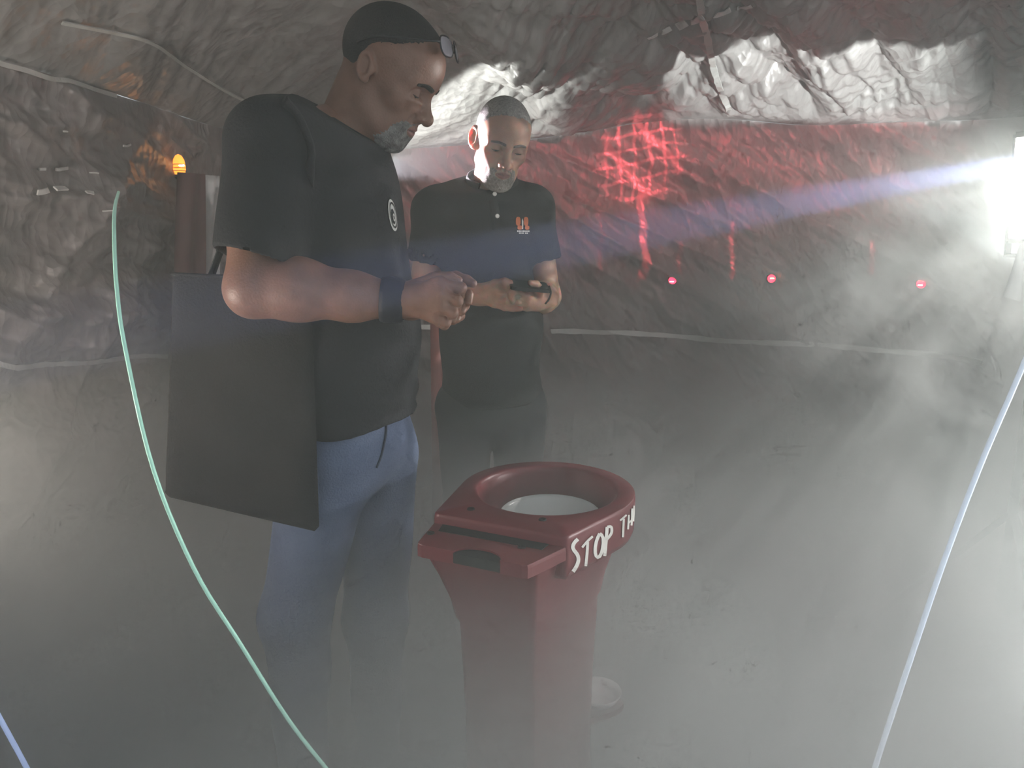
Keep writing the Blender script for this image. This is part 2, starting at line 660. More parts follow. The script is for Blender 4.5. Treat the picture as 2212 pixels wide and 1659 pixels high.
def chain(p, pts, rads, k=.01):
    d = None
    for i in range(len(pts) - 1):
        c = cap(p, pts[i], pts[i + 1], rads[i], rads[i + 1])
        d = c if d is None else smin(d, c, k)
    return d


def frame3(yaw, pitch=0, roll=0):
    a, t, r = np.radians([yaw, pitch, roll])
    f0 = np.array([np.cos(a), -np.sin(a), 0])
    l0 = np.array([np.sin(a), np.cos(a), 0])
    u0 = np.array([0, 0, 1.])
    f = np.cos(t) * f0 - np.sin(t) * u0
    u = np.sin(t) * f0 + np.cos(t) * u0
    return np.array([f, np.cos(r) * l0 - np.sin(r) * u, np.cos(r) * u + np.sin(r) * l0]).T


def sdf_mesh(fn, lo, hi, h):
    """surface nets of fn<0 inside the box, evaluated only in blocks near the surface"""
    lo = np.asarray(lo, float)
    B = 8
    n = (np.ceil((np.asarray(hi) - lo) / h / B).astype(int)) * B
    nb = n // B
    bc = np.stack(np.meshgrid(*[np.arange(k) for k in nb], indexing='ij'), -1).reshape(-1, 3)
    cen = lo + (bc + .5) * B * h
    dc = fn(cen)
    act = np.abs(dc) < B * h * 1.35
    G = np.repeat(np.repeat(np.repeat(dc.reshape(nb), B, 0), B, 1), B, 2).astype(np.float32)
    loc = np.stack(np.meshgrid(*[np.arange(B)] * 3, indexing='ij'), -1).reshape(-1, 3)
    ab = bc[act]
    CH = 1200
    for s0 in range(0, len(ab), CH):
        bb = ab[s0:s0 + CH]
        idx = (bb[:, None, :] * B + loc[None]).reshape(-1, 3)
        G[idx[:, 0], idx[:, 1], idx[:, 2]] = fn(lo + idx * h)
    S = G < 0
    c = np.zeros(tuple(k - 1 for k in G.shape), np.int8)
    for dx in (0, 1):
        for dy in (0, 1):
            for dz in (0, 1):
                c += S[dx:S.shape[0] - 1 + dx, dy:S.shape[1] - 1 + dy, dz:S.shape[2] - 1 + dz]
    cells = np.argwhere((c > 0) & (c < 8))
    cid = -np.ones(c.shape, np.int64)
    cid[tuple(cells.T)] = np.arange(len(cells))
    acc = np.zeros((len(cells), 3))
    cnt = np.zeros(len(cells))
    corners = [(x, y, z) for x in (0, 1) for y in (0, 1) for z in (0, 1)]
    for a in corners:
        for ax in range(3):
            if a[ax]:
                continue
            b = list(a)
            b[ax] = 1
            va = G[tuple((cells + a).T)]
            vb = G[tuple((cells + b).T)]
            m = (va < 0) != (vb < 0)
            t = np.where(m, va / (va - vb + 1e-20), 0)
            p = np.tile(np.array(a, float), (len(cells), 1))
            p[:, ax] += t
            acc[m] += p[m]
            cnt[m] += 1
    V = lo + (cells + acc / cnt[:, None]) * h
    Q = []
    for ax in range(3):
        o1, o2 = [(1, 2), (2, 0), (0, 1)][ax]
        sl0 = [slice(None)] * 3
        sl1 = [slice(None)] * 3
        sl0[ax] = slice(0, -1)
        sl1[ax] = slice(1, None)
        A, Bv = S[tuple(sl0)], S[tuple(sl1)]
        e = np.argwhere(A != Bv)
        ok = (e[:, o1] > 0) & (e[:, o2] > 0) & (e[:, o1] < c.shape[o1]) & (e[:, o2] < c.shape[o2])
        e = e[ok]
        q = []
        for d1, d2 in ((-1, -1), (0, -1), (0, 0), (-1, 0)):
            g = e.copy()
            g[:, o1] += d1
            g[:, o2] += d2
            q.append(cid[tuple(g.T)])
        q = np.stack(q, -1)
        flip = ~A[tuple(e.T)]
        q[flip] = q[flip][:, ::-1]
        Q.append(q)
    Q = np.concatenate(Q)
    Q = Q[(Q >= 0).all(1)]
    return V, Q


def relax(V, Q, it=2, w=.5):
    for _ in range(it):
        acc = np.zeros_like(V)
        cnt = np.zeros(len(V))
        for a, b in ((0, 1), (1, 2), (2, 3), (3, 0)):
            np.add.at(acc, Q[:, a], V[Q[:, b]])
            np.add.at(acc, Q[:, b], V[Q[:, a]])
            np.add.at(cnt, Q[:, a], 1)
            np.add.at(cnt, Q[:, b], 1)
        V = V * (1 - w) + w * acc / np.maximum(cnt, 1)[:, None]
    return V


def join(parts):
    Vs, Qs, n = [], [], 0
    for V, Q in parts:
        Vs.append(V)
        Qs.append(Q + n)
        n += len(V)
    return np.concatenate(Vs), np.concatenate(Qs)


def sdf_obj(name, fn, lo, hi, h, material, parent, it=2):
    V, Q = sdf_mesh(fn, lo, hi, h)
    V = relax(V, Q, it)
    return mesh_done(name, fast_mesh(name, V, Q), material, parent)


# ---- head in its own frame: x forward, y left, z up


def head_sdf(p, s):
    """s: dict of shape tweaks"""
    q = p.copy()
    q[:, 1] = np.abs(q[:, 1])
    w = s.get('w', 1.0)
    d = ell(q, (-.006, 0, .042), (.098, .077 * w, .086))
    d = smin(d, ell(q, (.042, 0, .040), (.056, .062 * w, .058)), .03)          # forehead
    d = smin(d, ell(q, (.030, 0, -.030), (.062, .058 * w, .078)), .035)         # face
    d = smin(d, ell(q, (.030, 0, -.075), (.052, .047 * w, .040)), .030)         # jaw
    d = smin(d, cap(q, (-.004, .050 * w, -.055), (.055, .022, -.100), .016, .015), .030)
    d = smin(d, ell(q, (.069, 0, -.103), (.020, .024, .018)), .022)             # chin
    d = smin(d, ell(q, (.056, .044 * w, -.018), (.020, .020, .017)), .024)      # cheekbone
    d = smin(d, cap(q, (.080, .010, .024), (.066, .046 * w, .020), .012, .011), .018)  # brow
    d = smax(d, -ell(q, (.094, .032, .000), (.023, .021, .0155)), .015)          # socket
    d = smin(d, ell(q, (.074, 0, -.064), (.022, .030, .026)), .018)             # muzzle
    # nose
    nz = cap(q, (.082, 0, .012), (.108, 0, -.030), .0085, .0115)
    nz = smin(nz, sph(q, (.111, 0, -.034), .0125), .008)
    nz = smin(nz, ell(q, (.098, .014, -.037), (.013, .0085, .0095)), .007)
    nz = smax(nz, -ell(q, (.103, .008, -.0475), (.006, .004, .005)), .003)
    d = smin(d, nz, .010)
    # lids
    lid = sph(q, (.0715, .032, .001), .0150)
    lid = smax(lid, -ell(q, (.087, .033, -.0045 + s.get('gaze', 0)), (.012, .0125, .0022 + s.get('open', .0008))), .002)
    d = smin(d, lid, .006)
    d = smin(d, cap(q, (.0865, .020, -.011), (.078, .046, -.013), .0045, .004), .010)   # lower lid bag
    # lips
    d = smin(d, cap(q, (.0945, .004, -.0605), (.082, .024, -.066), .0050, .0030), .006)
    d = smin(d, cap(q, (.0930, 0, -.0725), (.082, .021, -.068), .0062, .0035), .006)
    d = smax(d, -ell(q, (.097, 0, -.0665), (.016, .026, .0017)), .003)
    d = smax(d, -ell(q, (.099, 0, -.052), (.006, .003, .007)), .006)            # philtrum
    # nasolabial crease
    d = smax(d, -cap(q, (.092, .021, -.036), (.080, .032, -.064), .0022, .0016), .006)
    # ear: a dished flap with a rolled rim
    e = q - np.array([-.014, .078 * w, .002])
    ca, sa = math.cos(.30), math.sin(.30)
    ex = e[:, 0] * .97 + e[:, 2] * .22
    ez = e[:, 2] * .97 - e[:, 0] * .22
    ey = e[:, 1] + (ex) * .38 * s.get('ear_out', 1.0)     # flap swings out towards the back
    es = s.get('ear_s', 1.0)
    rr = np.hypot(ex / (.0160 * es), ez / (.0300 * es))
    rim = np.hypot((rr - .86) * .020, ey - .004) - .0042
    flap = np.maximum((rr - .95) * .018, np.abs(ey) - .0026)
    lobe = np.sqrt((ex - .004) ** 2 + (ey) ** 2 + (ez + .028 * es) ** 2) - .0080 * es
    ear = smin(smin(rim, flap, .004), lobe, .006)
    ear = smin(ear, np.sqrt((ex - .014) ** 2 + (ey - .002) ** 2 + ((ez + .004) * .6) ** 2) - .0055, .005)
    d = smin(d, ear, .007)
    return d


def to_local(P, H, R, sc):
    return ((P - H) @ R) / sc


def wrinkle(P, amp, f, s):
    """small folds for cloth surfaces"""
    a = np.sin(P[:, 2] * f + 2.2 * np.sin(P[:, 0] * f * .45 + s) + 1.7 * np.sin(P[:, 1] * f * .4 + 2 * s))
    b = np.sin((P[:, 0] * .8 + P[:, 1] * .6) * f * .8 + 1.9 * np.sin(P[:, 2] * f * .35 + s * 3))
    return amp * (.6 * a + .4 * b)


def hand_sdf(P, wrist, mcp, fingers, thumb, rf=.0088, rp=.0135, wr=.026):
    """wrist point, 4 knuckles, 4 lists of following finger joints, thumb joint list"""
    d = None
    for m in mcp:
        c = cap(P, np.asarray(wrist) * .75 + np.asarray(m) * .25, m, rp * 1.12, rp)
        d = c if d is None else smin(d, c, .014)
    d = smin(d, cap(P, wrist, np.mean(mcp, 0) * .35 + np.asarray(wrist) * .65, wr, wr * .85), .02)
    for m, f in zip(mcp, fingers):
        pts = [m] + list(f)
        r = [rf * 1.22, rf * 1.12, rf * 1.0, rf * .88][:len(pts)]
        d = smin(d, chain(P, pts, r, .004), .0045)
    r = [rf * 1.75, rf * 1.3, rf * 1.15, rf * .95][:len(thumb)]
    d = smin(d, chain(P, thumb, r, .006), .008)
    return d


def decal(name, bvh, pts2d, tris_or_poly, material, parent, lift):
    """flat print: a polygon in photo pixels laid on a surface"""
    V = []
    for x, y in pts2d:
        a, n = hit(bvh, x, y, lift)
        if a is None:
            return None
        V.append(a)
    return mesh_obj(name, V, tris_or_poly, material, parent, smooth=False)


def disc_pts(cx_, cy_, rx, ry, rot, n, m=3):
    """concentric rings of pixels with faces"""
    P = [(cx_, cy_)]
    F = []
    for j in range(1, m + 1):
        for k in range(n):
            th = 2 * math.pi * k / n
            x, y = rx * j / m * math.cos(th), ry * j / m * math.sin(th)
            P.append((cx_ + x * math.cos(rot) - y * math.sin(rot), cy_ + x * math.sin(rot) + y * math.cos(rot)))
    for k in range(n):
        F.append((0, 1 + k, 1 + (k + 1) % n))
    for j in range(m - 1):
        for k in range(n):
            a = 1 + j * n + k
            b = 1 + j * n + (k + 1) % n
            F.append((a, a + n, b + n, b))
    return P, F


def ring_pts(cx_, cy_, rx, ry, rot, n, inner):
    P, F = [], []
    for j, f in enumerate((inner, 1.0)):
        for k in range(n):
            th = 2 * math.pi * k / n
            x, y = rx * f * math.cos(th), ry * f * math.sin(th)
            P.append((cx_ + x * math.cos(rot) - y * math.sin(rot), cy_ + x * math.sin(rot) + y * math.cos(rot)))
    for k in range(n):
        F.append((k, k + n, (k + 1) % n + n, (k + 1) % n))
    return P, F


def eyes(parent, H, R, sc, gaze_down):
    for sgn in (-1, 1):
        bm = bmesh.new()
        bmesh.ops.create_uvsphere(bm, u_segments=20, v_segments=14, radius=.0134 * sc)
        o = bm_obj('eye', bm, M['eye'], parent, smooth=True)
        g = unit(R @ np.array([math.cos(gaze_down), 0, -math.sin(gaze_down)]))
        o.data.materials.append(M['iris'])
        for p in o.data.polygons:
            if np.dot(unit(np.array(p.center)), g) > .90:
                p.material_index = 1
        c = H + R @ (np.array([.0715, sgn * .032, .001]) * sc)
        o.data.transform(Matrix.Translation(Vector(c.tolist())))
        lash = []
        for t_ in np.linspace(-1.05, 1.05, 15):
            az = t_ + sgn * .12
            e_ = -.10 - .18 * math.cos(t_ * 1.3)
            lash.append(c + R @ (np.array([math.cos(e_) * math.cos(az), math.cos(e_) * math.sin(az), math.sin(e_)]) * .0152 * sc))
        Vl_, Fl_ = tube_mesh(lash, [.0004 + .0007 * math.sin(k / 14 * math.pi) for k in range(15)], 6)
        mesh_obj('eyelash', Vl_, Fl_, M['brow'], parent)


# ------------------------------------------------------------------ first man: black T-shirt, tote bag, profile

Y1 = 1.50
H1 = U(834, 163, Y1)
R1 = frame3(9, 30, -4)
S1 = .97
B1 = frame3(8)
F1, L1 = B1[:, 0], B1[:, 1]
RS1 = U(585, 322, 1.375)
LS1 = RS1 + .36 * L1 + np.array([.01, 0, 0])
NB1 = U(735, 285, 1.50)           # neck base
CC1 = U(728, 480, 1.52)
BC1 = U(752, 720, 1.52)
PC1 = U(770, 930, 1.54)
EL1 = U(548, 622, 1.29)
WR1 = U(850, 648, 1.30)
sh1 = dict(gaze=-.001, open=.0006, ear_out=.55, ear_s=.84)

root1 = empty('person', (PC1[0], PC1[1], 0))
tag(root1, 'man in black T-shirt and blue jeans, glasses on forehead, looking down at his hands', 'person')


def neck1(P):
    return cap(P, H1 + R1 @ np.array([-.030, 0, -.045]) * S1, NB1 + np.array([-.02, .02, -.06]), .054, .062)


def headneck1(P):
    d = head_sdf(to_local(P, H1, R1, S1), sh1) * S1
    d = smin(d, neck1(P), .025)
    return d


def px_list(lst):
    return [U(*a) for a in lst]


# right hand, back towards the camera, fingers curled round
mc = px_list([(950, 612, 1.285), (954, 636, 1.275), (950, 661, 1.275), (940, 684, 1.285)])
fg = [px_list([(996, 622, 1.285), (992, 640, 1.325), (968, 640, 1.335)]),
      px_list([(988, 650, 1.275), (985, 664, 1.318), (962, 660, 1.325)]),
      px_list([(978, 676, 1.275), (976, 686, 1.312), (956, 682, 1.32)]),
      px_list([(962, 696, 1.285), (960, 702, 1.315), (945, 696, 1.322)])]
th = px_list([(895, 622, 1.31), (935, 604, 1.335), (972, 600, 1.35), (990, 606, 1.352)])


def arm1(P):
    d = chain(P, [RS1, (RS1 * .45 + EL1 * .55), EL1], [.056, .053, .047], .03)
    f = chain(P, [EL1 + np.array([.0, 0, -.004]), EL1 * .68 + WR1 * .32 + np.array([0, 0, .004]), EL1 * .3 + WR1 * .7, WR1], [.047, .050, .039, .031], .03)
    d = smin(d, f, .02)
    return smin(d, hand_sdf(P, WR1 + np.array([.012, 0, 0]), mc, fg, th), .02)


# left hand behind it, its thumb and fingers meeting the right hand
WL1 = U(880, 655, 1.44)
mcl = px_list([(955, 625, 1.40), (958, 645, 1.40), (952, 664, 1.40), (945, 682, 1.41)])
fgl = [px_list([(992, 606, 1.385), (1012, 608, 1.37), (1022, 612, 1.36)]),
       px_list([(998, 640, 1.385), (1012, 636, 1.36), (1012, 652, 1.35)]),
       px_list([(990, 668, 1.385), (1004, 660, 1.36), (998, 672, 1.35)]),
       px_list([(978, 690, 1.39), (994, 682, 1.365), (986, 690, 1.35)])]
thl = px_list([(905, 620, 1.42), (945, 600, 1.395), (985, 598, 1.375), (1006, 603, 1.365)])
EL1L = LS1 + np.array([.03, .03, -.30])


def arm1l(P):
    d = chain(P, [LS1, EL1L], [.054, .046], .03)
    d = smin(d, chain(P, [EL1L, EL1L * .6 + WL1 * .4, WL1], [.046, .045, .030], .03), .02)
    return smin(d, hand_sdf(P, WL1 + np.array([.01, 0, 0]), mcl, fgl, thl), .02)


HIPR, HIPL = U(712, 985, 1.46), U(812, 985, 1.62)
KNR, KNL = U(640, 1330, 1.42), U(812, 1330, 1.58)
ANR = np.array([KNR[0] - .03, KNR[1] + .06, .09])
ANL = np.array([KNL[0] - .02, KNL[1] + .06, .09])


def loc1(P, c):
    return (P - c) @ B1


def torso1(P, g=0.0):
    d = ell(loc1(P, CC1), (0, 0, 0), (.118 + g, .172 + g, .225 + g))
    d = smin(d, ell(loc1(P, BC1), (0, 0, 0), (.122 + g, .160 + g, .22 + g)), .06)
    d = smin(d, ell(loc1(P, PC1), (-.005, 0, .02), (.118 + g, .165 + g, .15 + g)), .05)
    d = smin(d, cap(P, RS1 * .9 + LS1 * .1, LS1 * .9 + RS1 * .1, .062 + g, .062 + g), .06)
    d = smin(d, cap(P, RS1 + np.array([0, 0, .02]), NB1 + np.array([-.015, 0, .0]), .048 + g, .055 + g), .05)
    d = smin(d, cap(P, LS1 + np.array([0, 0, .02]), NB1 + np.array([-.015, 0, .0]), .048 + g, .055 + g), .05)
    return d


def legs1(P, g=0.0):
    d = chain(P, [HIPR, KNR, ANR], [.085 + g, .060 + g, .042 + g], .03)
    d2 = chain(P, [HIPL, KNL, ANL], [.085 + g, .060 + g, .042 + g], .03)
    return np.minimum(d, d2)


def under1(P):
    return smin(torso1(P, -.022), legs1(P, -.012), .03)


parts = []
V, Q = sdf_mesh(headneck1, H1 - np.array([.17, .14, .25]), H1 + np.array([.19, .14, .17]), .0021)
parts.append((relax(V, Q, 1), Q))
hl = np.minimum(RS1, WR1) - np.array([.10, .09, .12])
hh_ = np.array([mc[1][0] + .09, max(RS1[1], 1.42) + .06, RS1[2] + .10])
V, Q = sdf_mesh(arm1, hl, hh_, .0022)
parts.append((relax(V, Q, 1), Q))
hl = np.minimum(np.minimum(LS1, WL1), EL1L) - np.array([.08, .10, .10])
hh_ = np.maximum(np.maximum(LS1, WL1), EL1L) + np.array([.20, .09, .09])
V, Q = sdf_mesh(arm1l, hl, hh_, .0026)
parts.append((relax(V, Q, 1), Q))
V, Q = sdf_mesh(under1, (PC1[0] - .35, PC1[1] - .35, 0.02), (PC1[0] + .30, PC1[1] + .35, NB1[2] + .1), .012)
parts.append((relax(V, Q, 1), Q))
V, Q = join(parts)
body1 = mesh_done('body', fast_mesh('body', V, Q), M['skin1'], root1)

# hair: the skull grown by a few millimetres, thinning out into speckle towards the hairline


def hair_grow(q, sh, dist, thick):
    sp = np.sin(q[:, 0] * 870 + 2.1 * np.sin(q[:, 2] * 400)) * np.sin(q[:, 1] * 910 + 1.3 * np.sin(q[:, 0] * 350)) + .6 * np.sin(q[:, 2] * 980 + q[:, 1] * 300)
    t = np.clip(dist / .020, -1.0, 1) * thick - .0006 + .0009 * sp * np.clip(1.3 - np.abs(dist) / .02, .35, 1)
    d = head_sdf(q, sh) - t
    return np.maximum(d, np.abs(q[:, 1]) - .0770)



def hair1(P):
    q = to_local(P, H1, R1, S1)
    x, z = q[:, 0], q[:, 2]
    y = np.abs(q[:, 1])
    line = np.interp(x, [-.12, -.075, -.048, -.024, .0, .03, .055, .070, .12], [-.075, -.066, -.030, .032, .050, .062, .082, .096, .10])
    return hair_grow(q, sh1, z - line, .0026) * S1


sdf_obj('hair', hair1, H1 - np.array([.15, .13, .12]), H1 + np.array([.15, .13, .16]), .0022, M['hair1'], root1)


def beard_fn(H, R, sc, sh, top, low=-.14):
    def f(P):
        q = to_local(P, H, R, sc)
        y = np.abs(q[:, 1])
        x, z = q[:, 0], q[:, 2]
        line = np.interp(x, [.038, .058, .070, .080, .12], [top - .052, top - .040, top - .014, top, top])
        reg = z + .0025 * np.sin(x * 800 + y * 500) * np.sin(y * 900) - line
        reg = np.maximum(reg, np.where(z < -.098, -(x - .036), -(x - .050)))
        # lips stay bare
        lips = ell(q, (.094, 0, -.0665), (.03, .024, .0115))
        d = smax(hair_grow(q, sh, -reg, .0024), -lips, .002)
        d = np.maximum(d, (low - z))
        return d * sc
    return f


sdf_obj('beard', beard_fn(H1, R1, S1, sh1, -.048), H1 - np.array([.10, .12, .20]), H1 + np.array([.16, .12, .06]), .0021, M['beard1'], root1)


def brow_fn(H, R, sc, sh):
    def f(P):
        q = to_local(P, H, R, sc)
        d = head_sdf(q, sh) - .0022
        y = np.abs(q[:, 1])
        c = .0185 + .004 * np.sin((y - .012) / .04 * math.pi)
        d = np.maximum(d, np.abs(q[:, 2] - c) - .0042 + .05 * np.maximum(y - .03, 0))
        d = np.maximum(d, np.maximum(.011 - y, y - .053))
        d = np.maximum(d, .04 - q[:, 0])
        return d * sc
    return f


sdf_obj('eyebrows', brow_fn(H1, R1, S1, sh1), H1 - np.array([.02, .10, .08]), H1 + np.array([.16, .10, .10]), .0019, M['brow'], root1, it=1)


def lips_fn(H, R, sc, sh):
    def f(P):
        q = to_local(P, H, R, sc)
        d = head_sdf(q, sh) - .0006
        d = smax(d, ell(q, (.094, 0, -.0668), (.03, .0225, .0100)), .002)
        return d * sc
    return f


sdf_obj('lips', lips_fn(H1, R1, S1, sh1), H1 - np.array([.02, .06, .14]), H1 + np.array([.14, .06, .02]), .0019, M['lip'], root1, it=1)
eyes(root1, H1, R1, S1, .55)

# T-shirt
ARM_DIR1 = unit(EL1 - RS1)
CUFF1 = RS1 + ARM_DIR1 * .205
ARM_DIR1L = unit(EL1L - LS1)
COLN = unit(np.array([.52, -.05, .85]))
COLP = U(742, 268, 1.46)


def tee(P):
    d = torso1(P, .010)
    # looser below the chest
    d = smin(d, ell(loc1(P, BC1), (.0, 0, -.02), (.136, .172, .23)), .05)
    d = smin(d, cap(P, H1 + R1 @ np.array([-.03, 0, -.06]) * S1, NB1 + np.array([-.02, .02, -.06]), .066, .080), .03)
    sl = cap(P, RS1 + np.array([0, 0, .004]), CUFF1 + ARM_DIR1 * .10, .076, .072)
    sl = np.maximum(sl, (P - CUFF1) @ ARM_DIR1 - .012 * ((P - CUFF1) @ F1) / .07)
    d = smin(d, sl, .035)
    sl2 = np.maximum(cap(P, LS1, LS1 + ARM_DIR1L * .30, .072, .068), (P - LS1 - ARM_DIR1L * .2) @ ARM_DIR1L)
    d = smin(d, sl2, .035)
    d = d + wrinkle(P, .0035, 34, 1.3) * np.clip((1.50 - P[:, 2]) / .25, .15, 1)
    # horizontal gathers over the belly
    d = d + .004 * np.sin(P[:, 2] * 95 + 3 * P[:, 0]) * np.clip((1.12 - P[:, 2]) / .1, 0, 1) * np.clip(((P - BC1) @ F1) / .1, 0, 1)
    d = smax(d, (P - COLP) @ COLN, .004)
    hem = PC1[2] + .035 - .035 * np.clip(((P - PC1) @ F1) / .12, -1, 1) * 0 + .010 * np.sin(P[:, 0] * 22)
    d = np.maximum(d, hem - P[:, 2])
    # hollow cuffs and hem
    d = smax(d, -np.maximum(cap(P, RS1, EL1, .066), -((P - CUFF1) @ ARM_DIR1 + .05)), .003)
    d = smax(d, -(neck1(P) - .006), .004)
    return d


tshirt = sdf_obj('tshirt', tee, (RS1[0] - .14, RS1[1] - .14, PC1[2] - .06), (PC1[0] + .22, LS1[1] + .14, H1[2] + .06), .0048, M['tee'], root1)

# neckband
ang = np.linspace(0, 2 * math.pi, 49)[:-1]
ax = unit(np.cross(COLN, [0, 1, 0]))
ay = np.cross(COLN, ax)
nc = (H1 + R1 @ np.array([-.030, 0, -.045]) * S1)
nb_ = NB1 + np.array([-.02, .02, -.06])
tcol = ((COLP - nc) @ COLN) / ((nb_ - nc) @ COLN)
cc_ = nc + (nb_ - nc) * tcol
ringp = [cc_ + .071 * (math.cos(a) * ax + math.sin(a) * ay * .97) - COLN * .003 for a in ang]
Vr, Fr = tube_mesh(ringp + [ringp[0], ringp[1]], .0052, 6, cap=False)
mesh_obj('neckband', Vr, Fr, M['tee'], tshirt)

# jeans


def jeans(P):
    d = smin(ell(loc1(P, PC1), (-.008, 0, .0), (.120, .160, .14)), legs1(P, .010), .05)
    d = np.maximum(d, P[:, 2] - (PC1[2] + .09))
    d = np.maximum(d, .05 - P[:, 2])
    k = np.clip((.75 - P[:, 2]) / .3, 0, 1)
    d = d + wrinkle(P, .004, 26, 2.7) * (.5 + .5 * k)
    return d


jn = sdf_obj('jeans', jeans, (PC1[0] - .34, PC1[1] - .33, 0.03), (PC1[0] + .26, PC1[1] + .33, PC1[2] + .12), .0065, M['jeans'], root1)

for AN in (ANR, ANL):
    def shoe(P, AN=AN):
        a = AN + np.array([-.03, 0, -.045])
        b = AN + F1 * .17 + np.array([0, 0, -.055])
        d = smin(cap(P, a, b, .044, .036), cap(P, AN + np.array([0, 0, .01]), a, .045), .03)
        return np.maximum(d, .004 - P[:, 2])
    sdf_obj('shoe', shoe, AN - np.array([.12, .12, .10]), AN + np.array([.27, .12, .08]), .006, M['shoe'], root1)

# fly seam of the jeans
BVJ = bvh_of(jn)
fly = [hit(BVJ, x, y, .002)[0] for x, y in ((832, 902), (833, 930), (829, 955), (822, 985), (812, 1010))]
if all(f is not None for f in fly):
    Vr, Fr = tube_mesh(bezier(fly, 16), .0022, 6)
    mesh_obj('fly_seam', Vr, Fr, mat('dark_seam', (.03, .04, .07), rough=.9), jn)

# wrist band
wa = unit(WR1 - EL1)
wu = unit(np.cross(wa, [0, 1, 0]))
wv = np.cross(wa, wu)
prof = [(-.021, .0365), (-.021, .040), (-.012, .0425), (.012, .040), (.019, .0375), (.019, .034)]
Vb, Fb = [], []
for x, r in prof:
    for k in range(28):
        t_ = 2 * math.pi * k / 28
        Vb.append(WR1 + wa * x + r * (math.cos(t_) * wu * .98 + math.sin(t_) * wv * .9))
for i in range(len(prof) - 1):
    for k in range(28):
        Fb.append((i * 28 + k, i * 28 + (k + 1) % 28, (i + 1) * 28 + (k + 1) % 28, (i + 1) * 28 + k))
mesh_obj('wristband', Vb, Fb, M['band'], root1)

# round chest emblem
BVT = bvh_of(tshirt)
P_, F_ = disc_pts(846, 465, 8.5, 35, -.16, 28, 5)
em = decal('chest_emblem', BVT, P_, F_, M['white_print'], tshirt, .0025)
if em:
    em['label'] = 'round white emblem with a dark ring and figure'
    P_, F_ = ring_pts(846, 465, 7.0, 29, -.16, 28, .86)
    decal('emblem_ring', BVT, P_, F_, M['black_print'], em, .0040)
    P_, F_ = disc_pts(845.5, 468, 3.8, 17, -.16, 20, 3)
    decal('emblem_figure', BVT, P_, F_, M['black_print'], em, .0040)
    P_, F_ = ring_pts(846, 470, 2.2, 9, -.16, 16, .5)
    decal('emblem_figure', BVT, P_, F_, M['white_print'], em, .0052)

# eyeglasses pushed up on the forehead
gl = empty('eyeglasses', H1 + R1 @ np.array([.09, 0, .08]) * S1)
tag(gl, 'dark framed eyeglasses pushed up on the forehead of the man in T-shirt', 'glasses')
GC = np.array([.099, 0, .106])
gn = unit(np.array([.78, 0, .62]))        # lens normal
gu = unit(np.array([-.62, 0, .78]))       # lens up
gs = np.array([0, 1.0, 0])


def gpt(yy_, zz_, out=0):
    wrap = -.30 * abs(yy_) ** 1.0 * .55
    q = GC + gs * yy_ + gu * zz_ + gn * (out + wrap)
    return H1 + R1 @ q * S1


def lens_outline(sgn, n=28, k=1.0):
    out = []
    for a in np.linspace(0, 2 * math.pi, n, endpoint=False):
        c, s_ = math.cos(a), math.sin(a)
        x = .0255 * k * math.copysign(abs(c) ** .7, c)
        z = .0185 * k * math.copysign(abs(s_) ** .75, s_)
        out.append((sgn * .034 + x, z))
    return out


for sgn in (-1, 1):
    ol = lens_outline(sgn)
    loop = [gpt(a, b) for a, b in ol]
    Vr, Fr = tube_mesh(loop + [loop[0], loop[1]], .0016, 6, cap=False)
    rimo = mesh_obj('rim', Vr, Fr, M['frame'], gl)
    V_ = [gpt(sgn * .034, 0, .003)] + [gpt(sgn * .034 + (a - sgn * .034) * .55, b * .55, .002) for a, b in ol] + loop
    n_ = len(ol)
    F_ = [(0, 1 + k, 1 + (k + 1) % n_) for k in range(n_)] + [(1 + k, 1 + n_ + k, 1 + n_ + (k + 1) % n_, 1 + (k + 1) % n_) for k in range(n_)]
    mesh_obj('lens', V_, F_, M['lens'], gl)
    tp = [gpt(sgn * .060, .006), H1 + R1 @ np.array([.066, sgn * .078, .092]) * S1, H1 + R1 @ np.array([.02, sgn * .083, .072]) * S1,
          H1 + R1 @ np.array([-.02, sgn * .084, .052]) * S1, H1 + R1 @ np.array([-.045, sgn * .080, .030]) * S1]
    Vr, Fr = tube_mesh(bezier(tp, 20), .0019, 6)
    mesh_obj('temple', Vr, Fr, M['frame'], gl)
Vr, Fr = tube_mesh([gpt(-.010, .004, .001), gpt(0, .007, .002), gpt(.010, .004, .001)], .0015, 6)
mesh_obj('bridge', Vr, Fr, M['frame'], gl)

# tote bag hanging at the near hip
tote = empty('tote_bag', U(520, 1090, 1.32))
tag(tote, 'black canvas tote bag hanging from the shoulder of the man in T-shirt', 'bag')
TL, TR, BR, BL = U(374, 592, 1.42), U(672, 606, 1.335), U(690, 1150, 1.32), U(357, 1072, 1.40)
NU_, NW_ = 34, 40
V_, F_ = [], []
nrm = unit(np.cross(TR - TL, BL - TL))
if nrm[1] > 0:
    nrm = -nrm
for side in (1, -1):
    for i in range(NU_):
        for j in range(NW_):
            u_, w_ = i / (NU_ - 1), j / (NW_ - 1)
            p = (TL * (1 - u_) + TR * u_) * (1 - w_) + (BL * (1 - u_) + BR * u_) * w_
            edge = min(1, (min(u_, 1 - u_)) / .10, (1 - w_) / .07)
            puff = .016 * math.sqrt(max(edge, 0)) * (.4 + .6 * w_) + .003
            puff += .004 * math.sin(u_ * 7 + w_ * 9) * edge + .003 * math.sin(w_ * 17 - u_ * 5) * edge
            if u_ in (0, 1) or w_ == 1:
                puff = .0
            # corner rounding at the foot
            V_.append(p + nrm * puff * side + (np.array([0, 0, .012]) if (w_ == 1 and u_ in (0, 1)) else 0))
q = quads(NU_, NW_)
F_ = q.tolist() + (q[:, ::-1] + NU_ * NW_).tolist()
mesh_obj('bag_body', V_, F_, M['tote'], tote)
